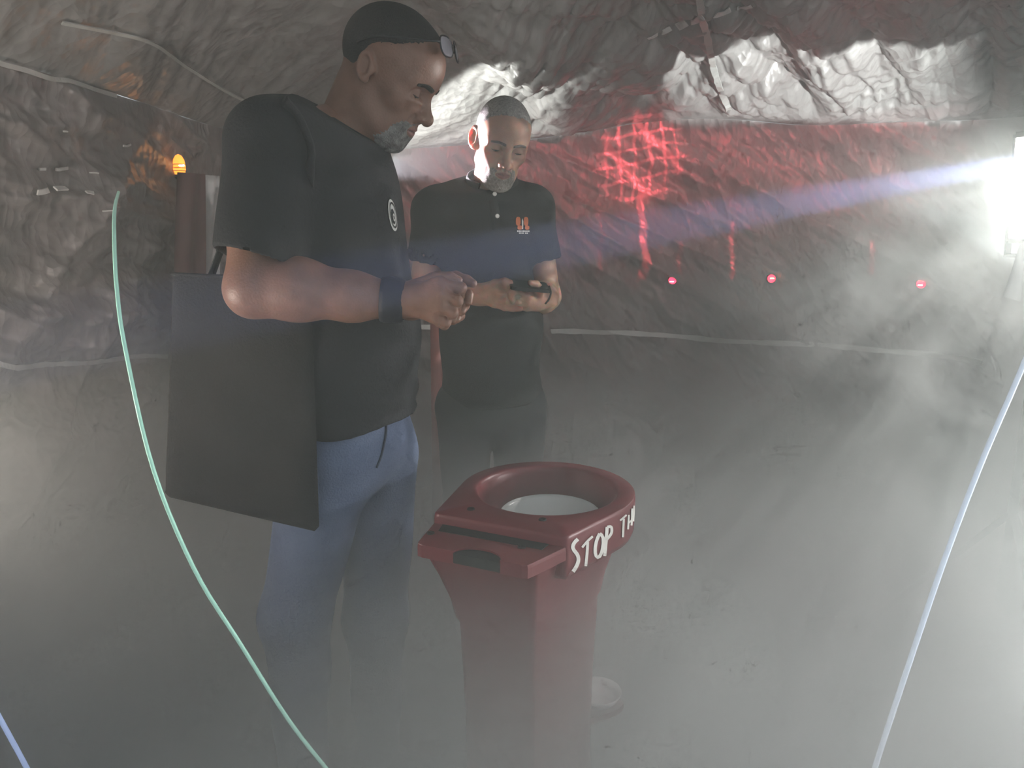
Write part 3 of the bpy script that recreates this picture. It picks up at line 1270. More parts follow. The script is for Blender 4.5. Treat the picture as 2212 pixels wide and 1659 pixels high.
tl_ = bezier([TL, TL * .5 + TR * .5 + nrm * .012, TR], 20)
Vr, Fr = tube_mesh([t_ + nrm * .004 for t_ in tl_], .004, 6)
mesh_obj('top_hem', Vr, Fr, M['tote'], tote)


def strap_mesh(pts, width, side_hint):
    pts = bezier(pts, 48)
    tg = np.gradient(pts, axis=0)
    V2, F2 = [], []
    for i, p in enumerate(pts):
        t_ = unit(tg[i])
        sd = np.asarray(side_hint(i / 47.), float)
        sd = unit(sd - t_ * (sd @ t_))
        n_ = np.cross(sd, t_)
        for a, b in ((-.5, 1), (.5, 1), (.5, -1), (-.5, -1)):
            V2.append(p + sd * width * a + n_ * .0016 * b)
    for i in range(len(pts) - 1):
        for k in range(4):
            F2.append((i * 4 + k, i * 4 + (k + 1) % 4, i * 4 + 4 + (k + 1) % 4, i * 4 + 4 + k))
    return V2, F2


front = []
for x, y in ((664, 372), (667, 330), (655, 288), (636, 252), (612, 226)):
    a, n = hit(BVT, x, y, .005)
    if a is not None:
        front.append(a)
# strap one: bag mouth, up inside the arm, over the shoulder, down the back
sp = [TR * .75 + TL * .25 + np.array([0, .0, -.02]), U(650, 500, 1.40)] + front + \
     [RS1 + np.array([.0, .05, .085]), RS1 + np.array([-.075, .06, .02]), RS1 + np.array([-.098, .065, -.10]), TL * .75 + TR * .25 + np.array([0, .004, -.02])]
V2, F2 = strap_mesh(sp, .024, lambda t_: (.75, -.65, .2) if t_ < .7 else (.1, 1, 0))
mesh_obj('strap', V2, F2, M['strap'], tote)

# ------------------------------------------------------------------ second man: dark polo, facing the camera

Y2 = 2.25
H2 = U(1082, 309, Y2)
R2 = frame3(76, 21, 8)
S2 = .985
B2 = frame3(80)
F2v, L2v = B2[:, 0], B2[:, 1]
RS2, LS2 = U(940, 458, 2.27), U(1150, 456, 2.33)
NB2 = U(1052, 425, 2.31)
CC2 = U(1047, 520, 2.32)
BC2 = U(1058, 690, 2.30)
PC2 = U(1062, 850, 2.32)
EL2R, EL2L = U(915, 636, 2.30), U(1180, 640, 2.34)
WR2R, WR2L = U(1035, 636, 2.14), U(1160, 648, 2.16)
sh2 = dict(gaze=-.0005, open=.0016, ear_out=1.6, w=.98)
root2 = empty('person', (PC2[0], PC2[1], 0))
tag(root2, 'grey-haired man in dark polo shirt looking down at a phone', 'person')


def neck2(P):
    return cap(P, H2 + R2 @ np.array([-.030, 0, -.045]) * S2, NB2 + np.array([0, .02, -.05]), .053, .060)


def headneck2(P):
    d = head_sdf(to_local(P, H2, R2, S2), sh2) * S2
    return smin(d, neck2(P), .025)


mc2r = px_list([(1072, 622, 2.09), (1076, 634, 2.08), (1074, 646, 2.09), (1068, 656, 2.10)])
fg2r = [px_list([(1094, 619, 2.06), (1108, 622, 2.06), (1116, 626, 2.065)]),
        px_list([(1098, 636, 2.06), (1112, 638, 2.065), (1120, 640, 2.075)]),
        px_list([(1096, 650, 2.06), (1112, 652, 2.065), (1122, 654, 2.075)]),
        px_list([(1090, 664, 2.07), (1108, 667, 2.06), (1124, 667, 2.055)])]
th2r = px_list([(1048, 622, 2.12), (1070, 612, 2.08), (1090, 608, 2.06), (1102, 610, 2.06)])
mc2l = px_list([(1136, 640, 2.10), (1134, 648, 2.10), (1134, 656, 2.11), (1138, 663, 2.13)])
fg2l = [px_list([(1118, 634, 2.075), (1108, 630, 2.055), (1104, 622, 2.05)]),
        px_list([(1114, 646, 2.075), (1104, 640, 2.055), (1102, 632, 2.05)]),
        px_list([(1114, 656, 2.08), (1106, 650, 2.06), (1104, 642, 2.055)]),
        px_list([(1118, 664, 2.10), (1110, 660, 2.08), (1108, 652, 2.07)])]
th2l = px_list([(1162, 638, 2.13), (1168, 624, 2.10), (1158, 614, 2.07), (1146, 611, 2.055)])


def arm2r(P):
    d = chain(P, [RS2, EL2R], [.052, .043], .03)
    d = smin(d, chain(P, [EL2R, EL2R * .6 + WR2R * .4, WR2R], [.043, .042, .029], .03), .02)
    return smin(d, hand_sdf(P, WR2R, mc2r, fg2r, th2r), .02)


def arm2l(P):
    d = chain(P, [LS2, EL2L], [.052, .043], .03)
    d = smin(d, chain(P, [EL2L, EL2L * .6 + WR2L * .4, WR2L], [.043, .042, .029], .03), .02)
    return smin(d, hand_sdf(P, WR2L, mc2l, fg2l, th2l), .02)


def loc2(P, c):
    return (P - c) @ B2


def torso2(P, g=0.):
    d = ell(loc2(P, CC2), (0, 0, 0), (.105 + g, .150 + g, .20 + g))
    d = smin(d, ell(loc2(P, BC2), (.02, 0, 0), (.125 + g, .140 + g, .22 + g)), .06)
    d = smin(d, ell(loc2(P, PC2), (0, 0, 0), (.115 + g, .150 + g, .16 + g)), .05)
    d = smin(d, cap(P, RS2, LS2, .052 + g), .06)
    d = smin(d, cap(P, RS2 + np.array([.02, 0, .015]), NB2, .042 + g, .05 + g), .05)
    d = smin(d, cap(P, LS2 + np.array([-.02, 0, .015]), NB2, .042 + g, .05 + g), .05)
    return d


HP2 = [PC2 - L2v * .085 - np.array([0, 0, .05]), PC2 + L2v * .085 - np.array([0, 0, .05])]
KN2 = [np.array([h[0], h[1] - .02, .50]) for h in HP2]
AN2 = [np.array([h[0], h[1] + .01, .09]) for h in HP2]


def legs2(P, g=0.):
    return np.minimum(chain(P, [HP2[0], KN2[0], AN2[0]], [.085 + g, .06 + g, .042 + g], .03),
                      chain(P, [HP2[1], KN2[1], AN2[1]], [.085 + g, .06 + g, .042 + g], .03))


parts = []
V, Q = sdf_mesh(headneck2, H2 - np.array([.14, .17, .24]), H2 + np.array([.14, .15, .17]), .0024)
parts.append((relax(V, Q, 1), Q))
for fn, pts in ((arm2r, [RS2, EL2R, WR2R] + fg2r[3]), (arm2l, [LS2, EL2L, WR2L] + fg2l[3])):
    pp = np.array(pts)
    V, Q = sdf_mesh(fn, pp.min(0) - .085, pp.max(0) + .085, .0028)
    parts.append((relax(V, Q, 1), Q))
V, Q = sdf_mesh(lambda P: smin(torso2(P, -.02), legs2(P, -.012), .03), (PC2[0] - .28, PC2[1] - .28, .02), (PC2[0] + .28, PC2[1] + .28, NB2[2] + .08), .012)
parts.append((relax(V, Q, 1), Q))
V, Q = join(parts)
body2 = mesh_done('body', fast_mesh('body', V, Q), M['skin2'], root2)


def hair2(P):
    q = to_local(P, H2, R2, S2)
    x, z = q[:, 0], q[:, 2]
    line = np.interp(x, [-.12, -.075, -.035, -.006, .010, .028, .045, .075, .12], [-.045, -.040, -.018, .034, .012, .034, .070, .090, .095])
    return hair_grow(q, sh2, z - line, .0030) * S2


sdf_obj('hair', hair2, H2 - np.array([.13, .14, .12]), H2 + np.array([.13, .15, .16]), .0026, M['hair2'], root2)
sdf_obj('beard', beard_fn(H2, R2, S2, sh2, -.048), H2 - np.array([.12, .16, .20]), H2 + np.array([.12, .12, .06]), .0024, M['beard2'], root2)
sdf_obj('eyebrows', brow_fn(H2, R2, S2, sh2), H2 - np.array([.10, .16, .08]), H2 + np.array([.10, .02, .10]), .0022, M['brow2'], root2, it=1)
sdf_obj('lips', lips_fn(H2, R2, S2, sh2), H2 - np.array([.06, .14, .14]), H2 + np.array([.06, .02, .02]), .0022, M['lip'], root2, it=1)
eyes(root2, H2, R2, S2, .35)

AD2R, AD2L = unit(EL2R - RS2), unit(EL2L - LS2)
CUF2R, CUF2L = RS2 + AD2R * .150, LS2 + AD2L * .150
COLN2 = unit(np.array([.05, -.42, .9]))
COLP2 = U(1052, 408, 2.25)


def polo(P):
    d = torso2(P, .010)
    d = smin(d, ell(loc2(P, BC2), (.02, 0, -.05), (.142, .152, .24)), .05)
    d = smin(d, cap(P, H2 + R2 @ np.array([-.03, 0, -.07]) * S2, NB2 + np.array([0, .02, -.05]), .066, .078), .03)
    for S_, A_, C_ in ((RS2, AD2R, CUF2R), (LS2, AD2L, CUF2L)):
        sl = np.maximum(cap(P, S_ + np.array([0, 0, .004]), C_ + A_ * .08, .064, .066), (P - C_) @ A_)
        d = smin(d, sl, .03)
    d = d + wrinkle(P, .0030, 30, 4.1)
    d = smax(d, (P - COLP2) @ COLN2, .004)
    d = np.maximum(d, PC2[2] - .02 - P[:, 2])
    for S_, E_, A_, C_ in ((RS2, EL2R, AD2R, CUF2R), (LS2, EL2L, AD2L, CUF2L)):
        d = smax(d, -np.maximum(cap(P, S_, E_, .058), -((P - C_) @ A_ + .04)), .003)
    d = smax(d, -(neck2(P) - .006), .004)
    return d


polo_o = sdf_obj('polo_shirt', polo, (PC2[0] - .30, PC2[1] - .26, PC2[2] - .06), (PC2[0] + .30, PC2[1] + .24, H2[2] + .05), .0058, M['polo'], root2)

# folded collar: a band round the neck, opening at the front
nc = H2 + R2 @ np.array([-.030, 0, -.045]) * S2
nb_ = NB2 + np.array([0, .02, -.05])
tcol = ((COLP2 - nc) @ COLN2) / ((nb_ - nc) @ COLN2)
cc_ = nc + (nb_ - nc) * tcol
ax = unit(np.cross(COLN2, [0, 1, 0]))
ay = np.cross(COLN2, ax)
if ay[1] < 0:
    ay = -ay
V_, F_ = [], []
ncol = 44
for k in range(ncol):
    a = math.radians(-62 + 304 * k / (ncol - 1))
    dr = math.cos(a) * ax + math.sin(a) * ay
    drop = .034 + .016 * (abs(k - ncol / 2) / (ncol / 2)) ** 3
    for r, u_ in ((.066, .010), (.069, .016), (.075, .014), (.092, -drop), (.088, -drop - .002), (.072, .0)):
        V_.append(cc_ + dr * r + COLN2 * u_)
for k in range(ncol - 1):
    for j in range(6):
        F_.append((k * 6 + j, k * 6 + (j + 1) % 6, k * 6 + 6 + (j + 1) % 6, k * 6 + 6 + j))
F_ += [tuple(range(6)), tuple((ncol - 1) * 6 + 5 - j for j in range(6))]
mesh_obj('collar', V_, F_, M['polo'], polo_o)

BVP = bvh_of(polo_o)
# placket line and buttons
pl = [hit(BVP, x, y, .002) for x, y in ((1060, 412), (1066, 440), (1070, 470), (1072, 496))]
if all(a is not None for a, n in pl):
    V2, F2 = strap_mesh([a for a, n in pl], .026, lambda t_: (1, .1, 0))
    mesh_obj('placket', V2, F2, M['polo'], polo_o)
for x, y in ((1068, 421), (1073, 467)):
    a, n = hit(BVP, x, y, .0055)
    if a is not None:
        Vb, Fb = lathe([(0, .0022), (.003, .0018), (.0052, .003), (.0062, .0015), (.0062, -.001), (0, -.001)], 16, a, n)
        mesh_obj('button', Vb, Fb, M['button'], polo_o)

# embroidered chest logo: four orange lobes round a dark figure, two lines of white lettering below
lx, ly = 1128, 484


def rounded(cx_, cy_, w, h, n=5, r=.35):
    out = []
    rx, ry = w * r, h * r
    for qx, qy, a0 in ((1, 1, 0), (-1, 1, 90), (-1, -1, 180), (1, -1, 270)):
        for k in range(n):
            a = math.radians(a0 + 90 * k / (n - 1))
            out.append((cx_ + qx * (w / 2 - rx) + rx * math.cos(a), cy_ + qy * (h / 2 - ry) + ry * math.sin(a)))
    return out


logo = None
for cx_, cy_, w, h in ((1119, 478, 10, 19), (1136, 478, 10, 19), (1121, 491.5, 10, 9), (1137, 491.5, 10, 9)):
    pts = rounded(cx_ + (cy_ - 484) * .10, cy_, w, h)
    o = decal('logo_lobe', BVP, pts, [tuple(range(len(pts)))], M['orange_print'], polo_o, .0035)
pts = [(1127, 471), (1129.5, 478), (1129, 495), (1126.5, 495), (1126, 478)]
decal('logo_figure', BVP, pts, [tuple(range(5))], M['white_print'], polo_o, .0035)
x = 1116.0
for k, w in enumerate((3.0, 2.2, 2.6, 1.6, 2.8, 2.4, 2.2, 1.8, 2.6)):
    pts = [(x, 497.5), (x + w, 497.6), (x + w, 500.8), (x, 500.7)]
    decal('logo_lettering', BVP, pts, [(0, 1, 2, 3)], M['white_print'], polo_o, .0035)
    x += w + .7
x = 1120.0
for k, w in enumerate((2.4, 1.8, 2.4, 1.6, 3.4, 2.2)):
    if k == 4:
        x += 2.0
    pts = [(x, 502.2), (x + w, 502.2), (x + w, 504.6), (x, 504.6)]
    decal('logo_lettering', BVP, pts, [(0, 1, 2, 3)], M['white_print'], polo_o, .0035)
    x += w + .7


def trousers(P):
    d = smin(ell(loc2(P, PC2), (0, 0, -.02), (.112, .150, .13)), legs2(P, .010), .05)
    d = np.maximum(d, P[:, 2] - (PC2[2] + .03))
    return np.maximum(d + wrinkle(P, .003, 24, .7), .05 - P[:, 2])


sdf_obj('trousers', trousers, (PC2[0] - .27, PC2[1] - .25, .03), (PC2[0] + .27, PC2[1] + .25, PC2[2] + .06), .010, M['trouser'], root2)
for AN in AN2:
    def shoe(P, AN=AN):
        a = AN + np.array([0, .03, -.045])
        b = AN + F2v * .17 + np.array([0, 0, -.055])
        d = smin(cap(P, a, b, .044, .036), cap(P, AN + np.array([0, 0, .01]), a, .045), .03)
        return np.maximum(d, .004 - P[:, 2])
    sdf_obj('shoe', shoe, AN - np.array([.14, .27, .10]), AN + np.array([.14, .12, .08]), .008, M['shoe'], root2)

# phone in his left hand, screen up, seen nearly edge on
ph = empty('phone', U(1140, 622, 2.07))
tag(ph, 'black phone held in the hands of the man in the polo shirt', 'phone')
pc = U(1142, 618, 2.075)
pu = unit(np.array([.93, .25, -.10]))
pn = unit(np.array([-.05, -.30, 1.0]))
pn = unit(pn - pu * (pn @ pu))
pw = np.cross(pn, pu)


def slab(c, u_, w_, n_, lu, lw, t_, r=.008, seg=5):
    ol = rounded(0, 0, lu, lw, seg, r / min(lu, lw))
    V2 = [c + u_ * a + w_ * b + n_ * t_ / 2 for a, b in ol] + [c + u_ * a + w_ * b - n_ * t_ / 2 for a, b in ol]
    m_ = len(ol)
    F2 = [tuple(range(m_)), tuple(range(2 * m_ - 1, m_ - 1, -1))] + [(k, k + m_, (k + 1) % m_ + m_, (k + 1) % m_) for k in range(m_)]
    return V2, F2


V2, F2 = slab(pc, pu, pw, pn, .115, .066, .009)
mesh_obj('phone_case', V2, F2, M['phone'], ph, smooth=False)
V2, F2 = slab(pc + pn * .0048, pu, pw, pn, .106, .058, .0012)
mesh_obj('screen', V2, F2, mat('phone_screen', (.012, .02, .018), rough=.06), ph, smooth=False)
Vr, Fr = tube_mesh(bezier([U(1186, 618, 2.07), U(1190, 632, 2.06), U(1186, 646, 2.06), U(1178, 656, 2.07)], 16), .0028, 6)
mesh_obj('wrist_loop', Vr, Fr, M['phone'], ph)

# ------------------------------------------------------------------ red plastic pedestal with a bowl
ZT = .85


def TP(px, py, z=ZT):
    d = ray(px, py)
    return CAM + d * ((z - CAM[2]) / d[2])


fl, fr = TP(886, 1158)[:2], TP(1150, 1192)[:2]        # front corners of the lower ledge
axv = unit(np.append((np.array([TP(1242, 990)[0], TP(1242, 990)[1]]) - (fl + fr) / 2), 0))[:2]
sdv = np.array([axv[1], -axv[0]])                      # to the right
ORI = (fl + fr) / 2
LEN = float((TP(1242, 990)[:2] - ORI) @ axv)
HC = TP(1181, 1055)[:2]
hc_a, hc_s = float((HC - ORI) @ axv), float((HC - ORI) @ sdv)
W0 = float(np.linalg.norm(fr - fl)) / 2
RO = .181
ped = empty('pedestal', (ORI[0] + axv[0] * hc_a, ORI[1] + axv[1] * hc_a, 0))
tag(ped, 'red plastic pedestal with round opening and white STOP THE lettering', 'pedestal')


def pw_(a, s_, z):
    xy = ORI + axv * a + sdv * s_
    return np.array([xy[0], xy[1], z])


STEP = .095       # ledge depth from the front edge
RH = RO - .038    # hole radius


def outline(front_a, grow=0.0, n=40):
    """plan outline: flat front, straight flanks, round far end; counter-clockwise"""
    R_ = RO + grow
    pts = []
    w = W0 + grow
    # tangent from front corner to the circle about (hc_a, hc_s)
    cor_r = np.array([0., W0])
    cor_l = np.array([0., -W0])
    c = np.array([hc_a, hc_s])

    def tang_pt(p, sg):
        v = p - c
        D = np.linalg.norm(v)
        b = math.acos(min(1, RO / D))
        a0 = math.atan2(v[1], v[0])
        return a0 + sg * b
    tr = tang_pt(cor_r, -1)
    tl = tang_pt(cor_l, 1)
    while tr > math.pi / 2 + .9:
        tr -= 2 * math.pi
    a1, a2 = tr, tl
    if a2 > a1:
        a2 -= 2 * math.pi
    arcp = [(c[0] + R_ * math.cos(t_), c[1] + R_ * math.sin(t_)) for t_ in np.linspace(a1, a2, n)]
    # flank starts cut at front_a
    def cut(pc_, pa):
        t_ = (front_a - pc_[0]) / (pa[0] - pc_[0])
        return (front_a, pc_[1] + (pa[1] - pc_[1]) * t_)
    r0 = cut((0, W0 + grow), arcp[0])
    l0 = cut((0, -W0 - grow), arcp[-1])
    flank_r = [(r0[0] + (arcp[0][0] - r0[0]) * k / 5, r0[1] + (arcp[0][1] - r0[1]) * k / 5) for k in range(5)]
    flank_l = [(arcp[-1][0] + (l0[0] - arcp[-1][0]) * k / 5, arcp[-1][1] + (l0[1] - arcp[-1][1]) * k / 5) for k in range(1, 6)]
    return flank_r + arcp + flank_l


def loft(rings, close_top=False, close_bot=False):
    V2, F2 = [], []
    n = len(rings[0])
    for r in rings:
        V2 += list(r)
    for i in range(len(rings) - 1):
        for k in range(n):
            F2.append((i * n + k, i * n + (k + 1) % n, (i + 1) * n + (k + 1) % n, (i + 1) * n + k))
    if close_top:
        F2.append(tuple(range(n - 1, -1, -1)))
    if close_bot:
        F2.append(tuple((len(rings) - 1) * n + k for k in range(n)))
    return V2, F2


def resample(pts, n):
    P = np.array(pts + [pts[0]])
    L = np.concatenate([[0], np.cumsum(np.linalg.norm(np.diff(P, axis=0), axis=1))])
    u_ = np.linspace(0, L[-1], n, endpoint=False)
    return np.stack([np.interp(u_, L, P[:, 0]), np.interp(u_, L, P[:, 1])], 1)


NO = 120
BH = .072            # side band height
top_ol = resample(outline(STEP), NO)
cen = np.array([hc_a, hc_s])


def scaled(ol, k, c=cen):
    return c + (ol - c) * k


# hole ring points matched to the outline by angle
angs = np.arctan2(top_ol[:, 1] - cen[1], top_ol[:, 0] - cen[0])
hole = np.stack([cen[0] + RH * np.cos(angs), cen[1] + RH * np.sin(angs)], 1)


def r3(ol, z):
    return [pw_(a, s_, z) for a, s_ in ol]


rings = [r3(cen + (hole - cen) * .80, ZT - .15), r3(cen + (hole - cen) * .93, ZT - .06), r3(cen + (hole - cen) * .985, ZT - .012),
         r3(hole, ZT - .003), r3(cen + (hole - cen) * 1.025, ZT), r3(cen + (hole - cen) * 1.06, ZT),
         r3(scaled(top_ol, .985), ZT), r3(scaled(top_ol, .995), ZT - .002), r3(top_ol, ZT - .008), r3(scaled(top_ol, 1.0), ZT - .03), r3(scaled(top_ol, .995), ZT - BH),
         r3(scaled(top_ol, .97), ZT - BH - .012), r3(scaled(top_ol, .84), ZT - BH - .022)]
V2, F2 = loft(rings)
bodytop = mesh_obj('top_ring', V2, F2, M['red'], ped)

# lower ledge at the front, with a notch and two bolt holes
ZL = ZT - .020
led = np.array(outline(0.0)[:6] + [(STEP * 1.25, W0 * .9), (STEP * 1.25, -W0 * .9)])
r0 = outline(0.0)[0]
l0 = outline(0.0)[-1]
r1 = outline(STEP * 1.2)[0]
l1 = outline(STEP * 1.2)[-1]
notch = [(0.0 + .030 * math.sin(t_), .045 * math.cos(t_) + .012) for t_ in np.linspace(math.pi, 0, 14)]
led = [l1, (l0[0] + .012, l0[1]), (l0[0] + .003, l0[1] + .004), (l0[0], l0[1] + .014)] + notch + [(r0[0], r0[1] - .014), (r0[0] + .003, r0[1] - .004), (r0[0] + .012, r0[1]), r1]
led = np.array(led)
lc = led.mean(0)
rings = [r3(led * 1.0, ZL - .024), r3(led, ZL - .006), r3(lc + (led - lc) * .995, ZL - .0015), r3(lc + (led - lc) * .985, ZL)]
V2, F2 = loft(rings)
n_ = len(led)
F2.append(tuple(3 * n_ + k for k in range(n_)))
F2.append(tuple(range(n_ - 1, -1, -1)))
mesh_obj('front_ledge', V2, F2, M['red'], ped, smooth=False)
# dark strip painted for the slot and shaded riser between ledge and top
gv = []
for s_, z in ((-.93, ZL + .0015), (.93, ZL + .0015)):
    gv += [pw_(STEP - .016, W0 * s_, z), pw_(STEP - .001, W0 * s_, z)]
g4 = [pw_(STEP - .030, -W0 * .90, ZL + .0012), pw_(STEP - .026, W0 * .95, ZL + .0012), pw_(STEP - .001, W0 * .97, ZL + .0012), pw_(STEP - .001, -W0 * .97, ZL + .0012)]
g8 = g4 + [p - np.array([0, 0, .004]) for p in g4]
mesh_obj('slot_shade', g8, [(0, 1, 2, 3), (7, 6, 5, 4), (0, 4, 5, 1), (1, 5, 6, 2), (2, 6, 7, 3), (3, 7, 4, 0)], M['dark'], ped, smooth=False)
nl = [pw_(a_, s_, z_) for z_ in (ZL - .0035, ZL - .022) for a_, s_ in notch]  # dark plate painted in for the shade inside the notch
nn_ = len(notch)
mesh_obj('notch_shade', nl, [tuple(range(nn_)), tuple(range(2 * nn_ - 1, nn_ - 1, -1))] + [(k, k + nn_, (k + 1) % nn_ + nn_, (k + 1) % nn_) for k in range(nn_)], M['dark'], ped, smooth=False)
for px, py, z in ((930, 1152, ZL), (1127, 1182, ZL), (1017, 1100, ZT), (1172, 1123, ZT)):
    c = TP(px, py, z)
    Vb, Fb = lathe([(0, .0006), (.0040, .0006), (.0046, .0022), (.0068, .0022), (.0076, .0005), (.0076, -.002)], 16, c)
    mesh_obj('bolt', Vb, Fb, M['dark'], ped)

# stem: tapered column down to the floor, with a spreading foot
cs = np.array([hc_a * .80, hc_s - .004])
st = resample(outline(.02), NO)


def stem(k, z):
    return r3(cs + (st - np.array([hc_a * .80, hc_s])) * k, z)


# inner sleeve hides the bowl well, the column tapers below it
rings = [stem(.94, ZT - .040), stem(.90, ZT - .07), stem(.83, ZT - .105), stem(.74, ZT - .16), stem(.70, ZT - .20), stem(.665, ZT - .215), stem(.63, .44),
         stem(.62, .26), stem(.68, .12), stem(.80, .05), stem(.82, .006)]
V2, F2 = loft(rings, close_bot=True)
mesh_obj('stem', V2, F2, M['red'], ped)

# hand-painted letters on the right flank
BVR = bvh_of(bodytop)


def stroke(pts, w):
    """brush stroke: a polyline in photo pixels thickened to quads"""
    P = np.array(pts, float)
    D = np.gradient(P, axis=0)
    N = np.stack([-D[:, 1], D[:, 0]], 1)
    N /= np.linalg.norm(N, axis=1)[:, None] + 1e-9
    m_ = len(P)
    ww = np.full(m_, w)
    out = np.vstack([P + N * ww[:, None] / 2, P - N * ww[:, None] / 2])
    return out, [(k, k + 1, m_ + k + 1, m_ + k) for k in range(m_ - 1)]


def bz2(pts, n=14):
    return bezier([(a, b, 0) for a, b in pts], n)[:, :2]


letters = {
    'letter_s': [([(1247, 1164), (1239, 1172), (1236, 1184), (1246, 1198), (1248, 1210), (1243, 1224), (1230, 1243)], 8)],
    'letter_t': [([(1256, 1182), (1268, 1168), (1279, 1158)], 5), ([(1268, 1170), (1267, 1190), (1264, 1222)], 6)],
    'letter_o': [([(1294, 1152), (1287, 1168), (1284, 1190), (1288, 1203), (1296, 1198), (1301, 1180), (1301, 1160), (1294, 1152)], 7)],
    'letter_p': [([(1310, 1138), (1308, 1165), (1305, 1200)], 7), ([(1310, 1138), (1319, 1138), (1319, 1152), (1308, 1166)], 6)],
    'letter_t.001': [([(1338, 1124), (1345, 1118), (1352, 1112)], 4), ([(1346, 1120), (1345, 1140), (1344, 1160)], 4.5)],
    'letter_h': [([(1357, 1112), (1356, 1130), (1355, 1143)], 4), ([(1356, 1130), (1363, 1123)], 3.5), ([(1364, 1098), (1363.5, 1120), (1362.5, 1135)], 4)],
    'letter_e': [([(1368, 1092), (1367.6, 1110), (1367, 1126)], 3)],
}
for nm, strokes in letters.items():
    Vl, Fl = [], []
    for pts, w in strokes:
        pp, ff = stroke(bz2(pts) if len(pts) > 2 else np.array(pts), w)
        hv = [hit(BVR, a, b, .0016)[0] for a, b in pp]
        base = len(Vl)
        good = [h is not None for h in hv]
        # a vertex that misses the flank borrows its neighbour
        last = next((h for h in hv if h is not None), None)
        if last is None:
            continue
        for h in hv:
            last = h if h is not None else last
            Vl.append(last)
        Fl += [tuple(base + k for k in f) for f in ff]
    if Vl:
        mesh_obj(nm.split('.')[0], Vl, Fl, M['letter'], bodytop, smooth=False)

# white bowl sunk in the opening
bowl_c = pw_(hc_a + .012, hc_s + .004, ZT - .128)
bowl = empty('bowl', bowl_c)
tag(bowl, 'white round bowl sunk inside the red pedestal opening', 'bowl')
RB = RH * .72
prof = [(.001, .004), (RB * .5, .006), (RB * .8, .026), (RB * .97, .066), (RB, .074), (RB * 1.02, .072), (RB * .99, .062), (RB * .82, .020), (RB * .5, .000), (.001, 0)]
Vb, Fb = lathe(prof, 48, bowl_c)
mesh_obj('dish', Vb, Fb, M['bowl'], bowl)
Vb, Fb = lathe([(RB * .50, -.012), (RB * .52, .002), (RB * .44, .002), (RB * .43, -.012), (RB * .50, -.012)], 48, bowl_c)
mesh_obj('foot_ring', Vb, Fb, M['bowl'], bowl)
# shelf that carries the bowl
sv = [pw_(cen[0] + RH * .78 * math.cos(t_), cen[1] + RH * .78 * math.sin(t_), z) for z in (ZT - .140, ZT - .152) for t_ in np.linspace(0, 2 * math.pi, 40, endpoint=False)]
sf = [tuple(range(40)), tuple(range(79, 39, -1))] + [(k, k + 40, (k + 1) % 40 + 40, (k + 1) % 40) for k in range(40)]
mesh_obj('bowl_shelf', sv, sf, M['dark'], ped, smooth=False)

# pale dish low beside the pedestal, on a side shelf of its column
pc_ = TP(1292, 1500, .36)
Vb, Fb = lathe([(.001, .010), (.030, .010), (.042, .016), (.050, .026), (.052, .025), (.045, .012), (.034, .000), (.001, .000)], 40, (pc_[0], pc_[1], .345))
dish = mesh_obj('dish', Vb, Fb, M['bowl'])
tag(dish, 'pale round dish low beside the column of the pedestal', 'dish')
sc_ = pw_(cs[0], cs[1], .34)
sdir = unit(np.array([pc_[0] - sc_[0], pc_[1] - sc_[1], 0]))
sside = np.array([-sdir[1], sdir[0], 0])
slen = float(np.hypot(pc_[0] - sc_[0], pc_[1] - sc_[1])) + .05
V2, F2 = slab(sc_ + sdir * slen * .5 - np.array([0, 0, .004]), sdir, sside, np.array([0, 0, 1.]), slen, .09, .014, .02)
mesh_obj('side_shelf', V2, F2, M['red'], ped, smooth=False)

# ------------------------------------------------------------------ lamps


def puck_lamp(bvh, px, py, r, lens, core, label, group):
    a, n = hit(bvh, px, py, .0)
    n = unit(n * .6 + unit(CAM - a) * .8)
    rt = empty('signal_lamp', a)
    tag(rt, label, 'lamp', group)
    Vb, Fb = lathe([(0, -.02), (r * 1.25, -.02), (r * 1.3, -.004), (r * 1.12, .006), (r, .008), (r * .96, .002), (0, .002)], 24, a, n)
    mesh_obj('housing', Vb, Fb, M['metal'], rt)
    Vb, Fb = lathe([(r, .004), (r * .92, r * .45), (r * .68, r * .75), (r * .35, r * .92), (.0005, r * .97)], 24, a, n)
    mesh_obj('lens', Vb, Fb, M[lens], rt)
    sx = unit(np.cross(n, [0, 0, 1]))
    Vr, Fr = tube_mesh([a + n * r * 1.02 - sx * r * .45, a + n * r * 1.08, a + n * r * 1.02 + sx * r * .45], r * .13, 6)
    mesh_obj('filament', Vr, Fr, M[core], rt)
    return rt, a, n


puck_lamp(BV_back, 1453, 605, .020, 'redlamp', 'redcore', 'small red lamp on the back wall, nearest the second man', 'signal lamps on the back wall')
puck_lamp(BV_back, 1666, 602, .020, 'redlamp', 'orangecore', 'middle red lamp on the back wall, with orange glowing core', 'signal lamps on the back wall')
puck_lamp(BV_back, 1990, 613, .020, 'redlamp', 'redcore', 'small red lamp on the back wall, seen through the smoke at right', 'signal lamps on the back wall')

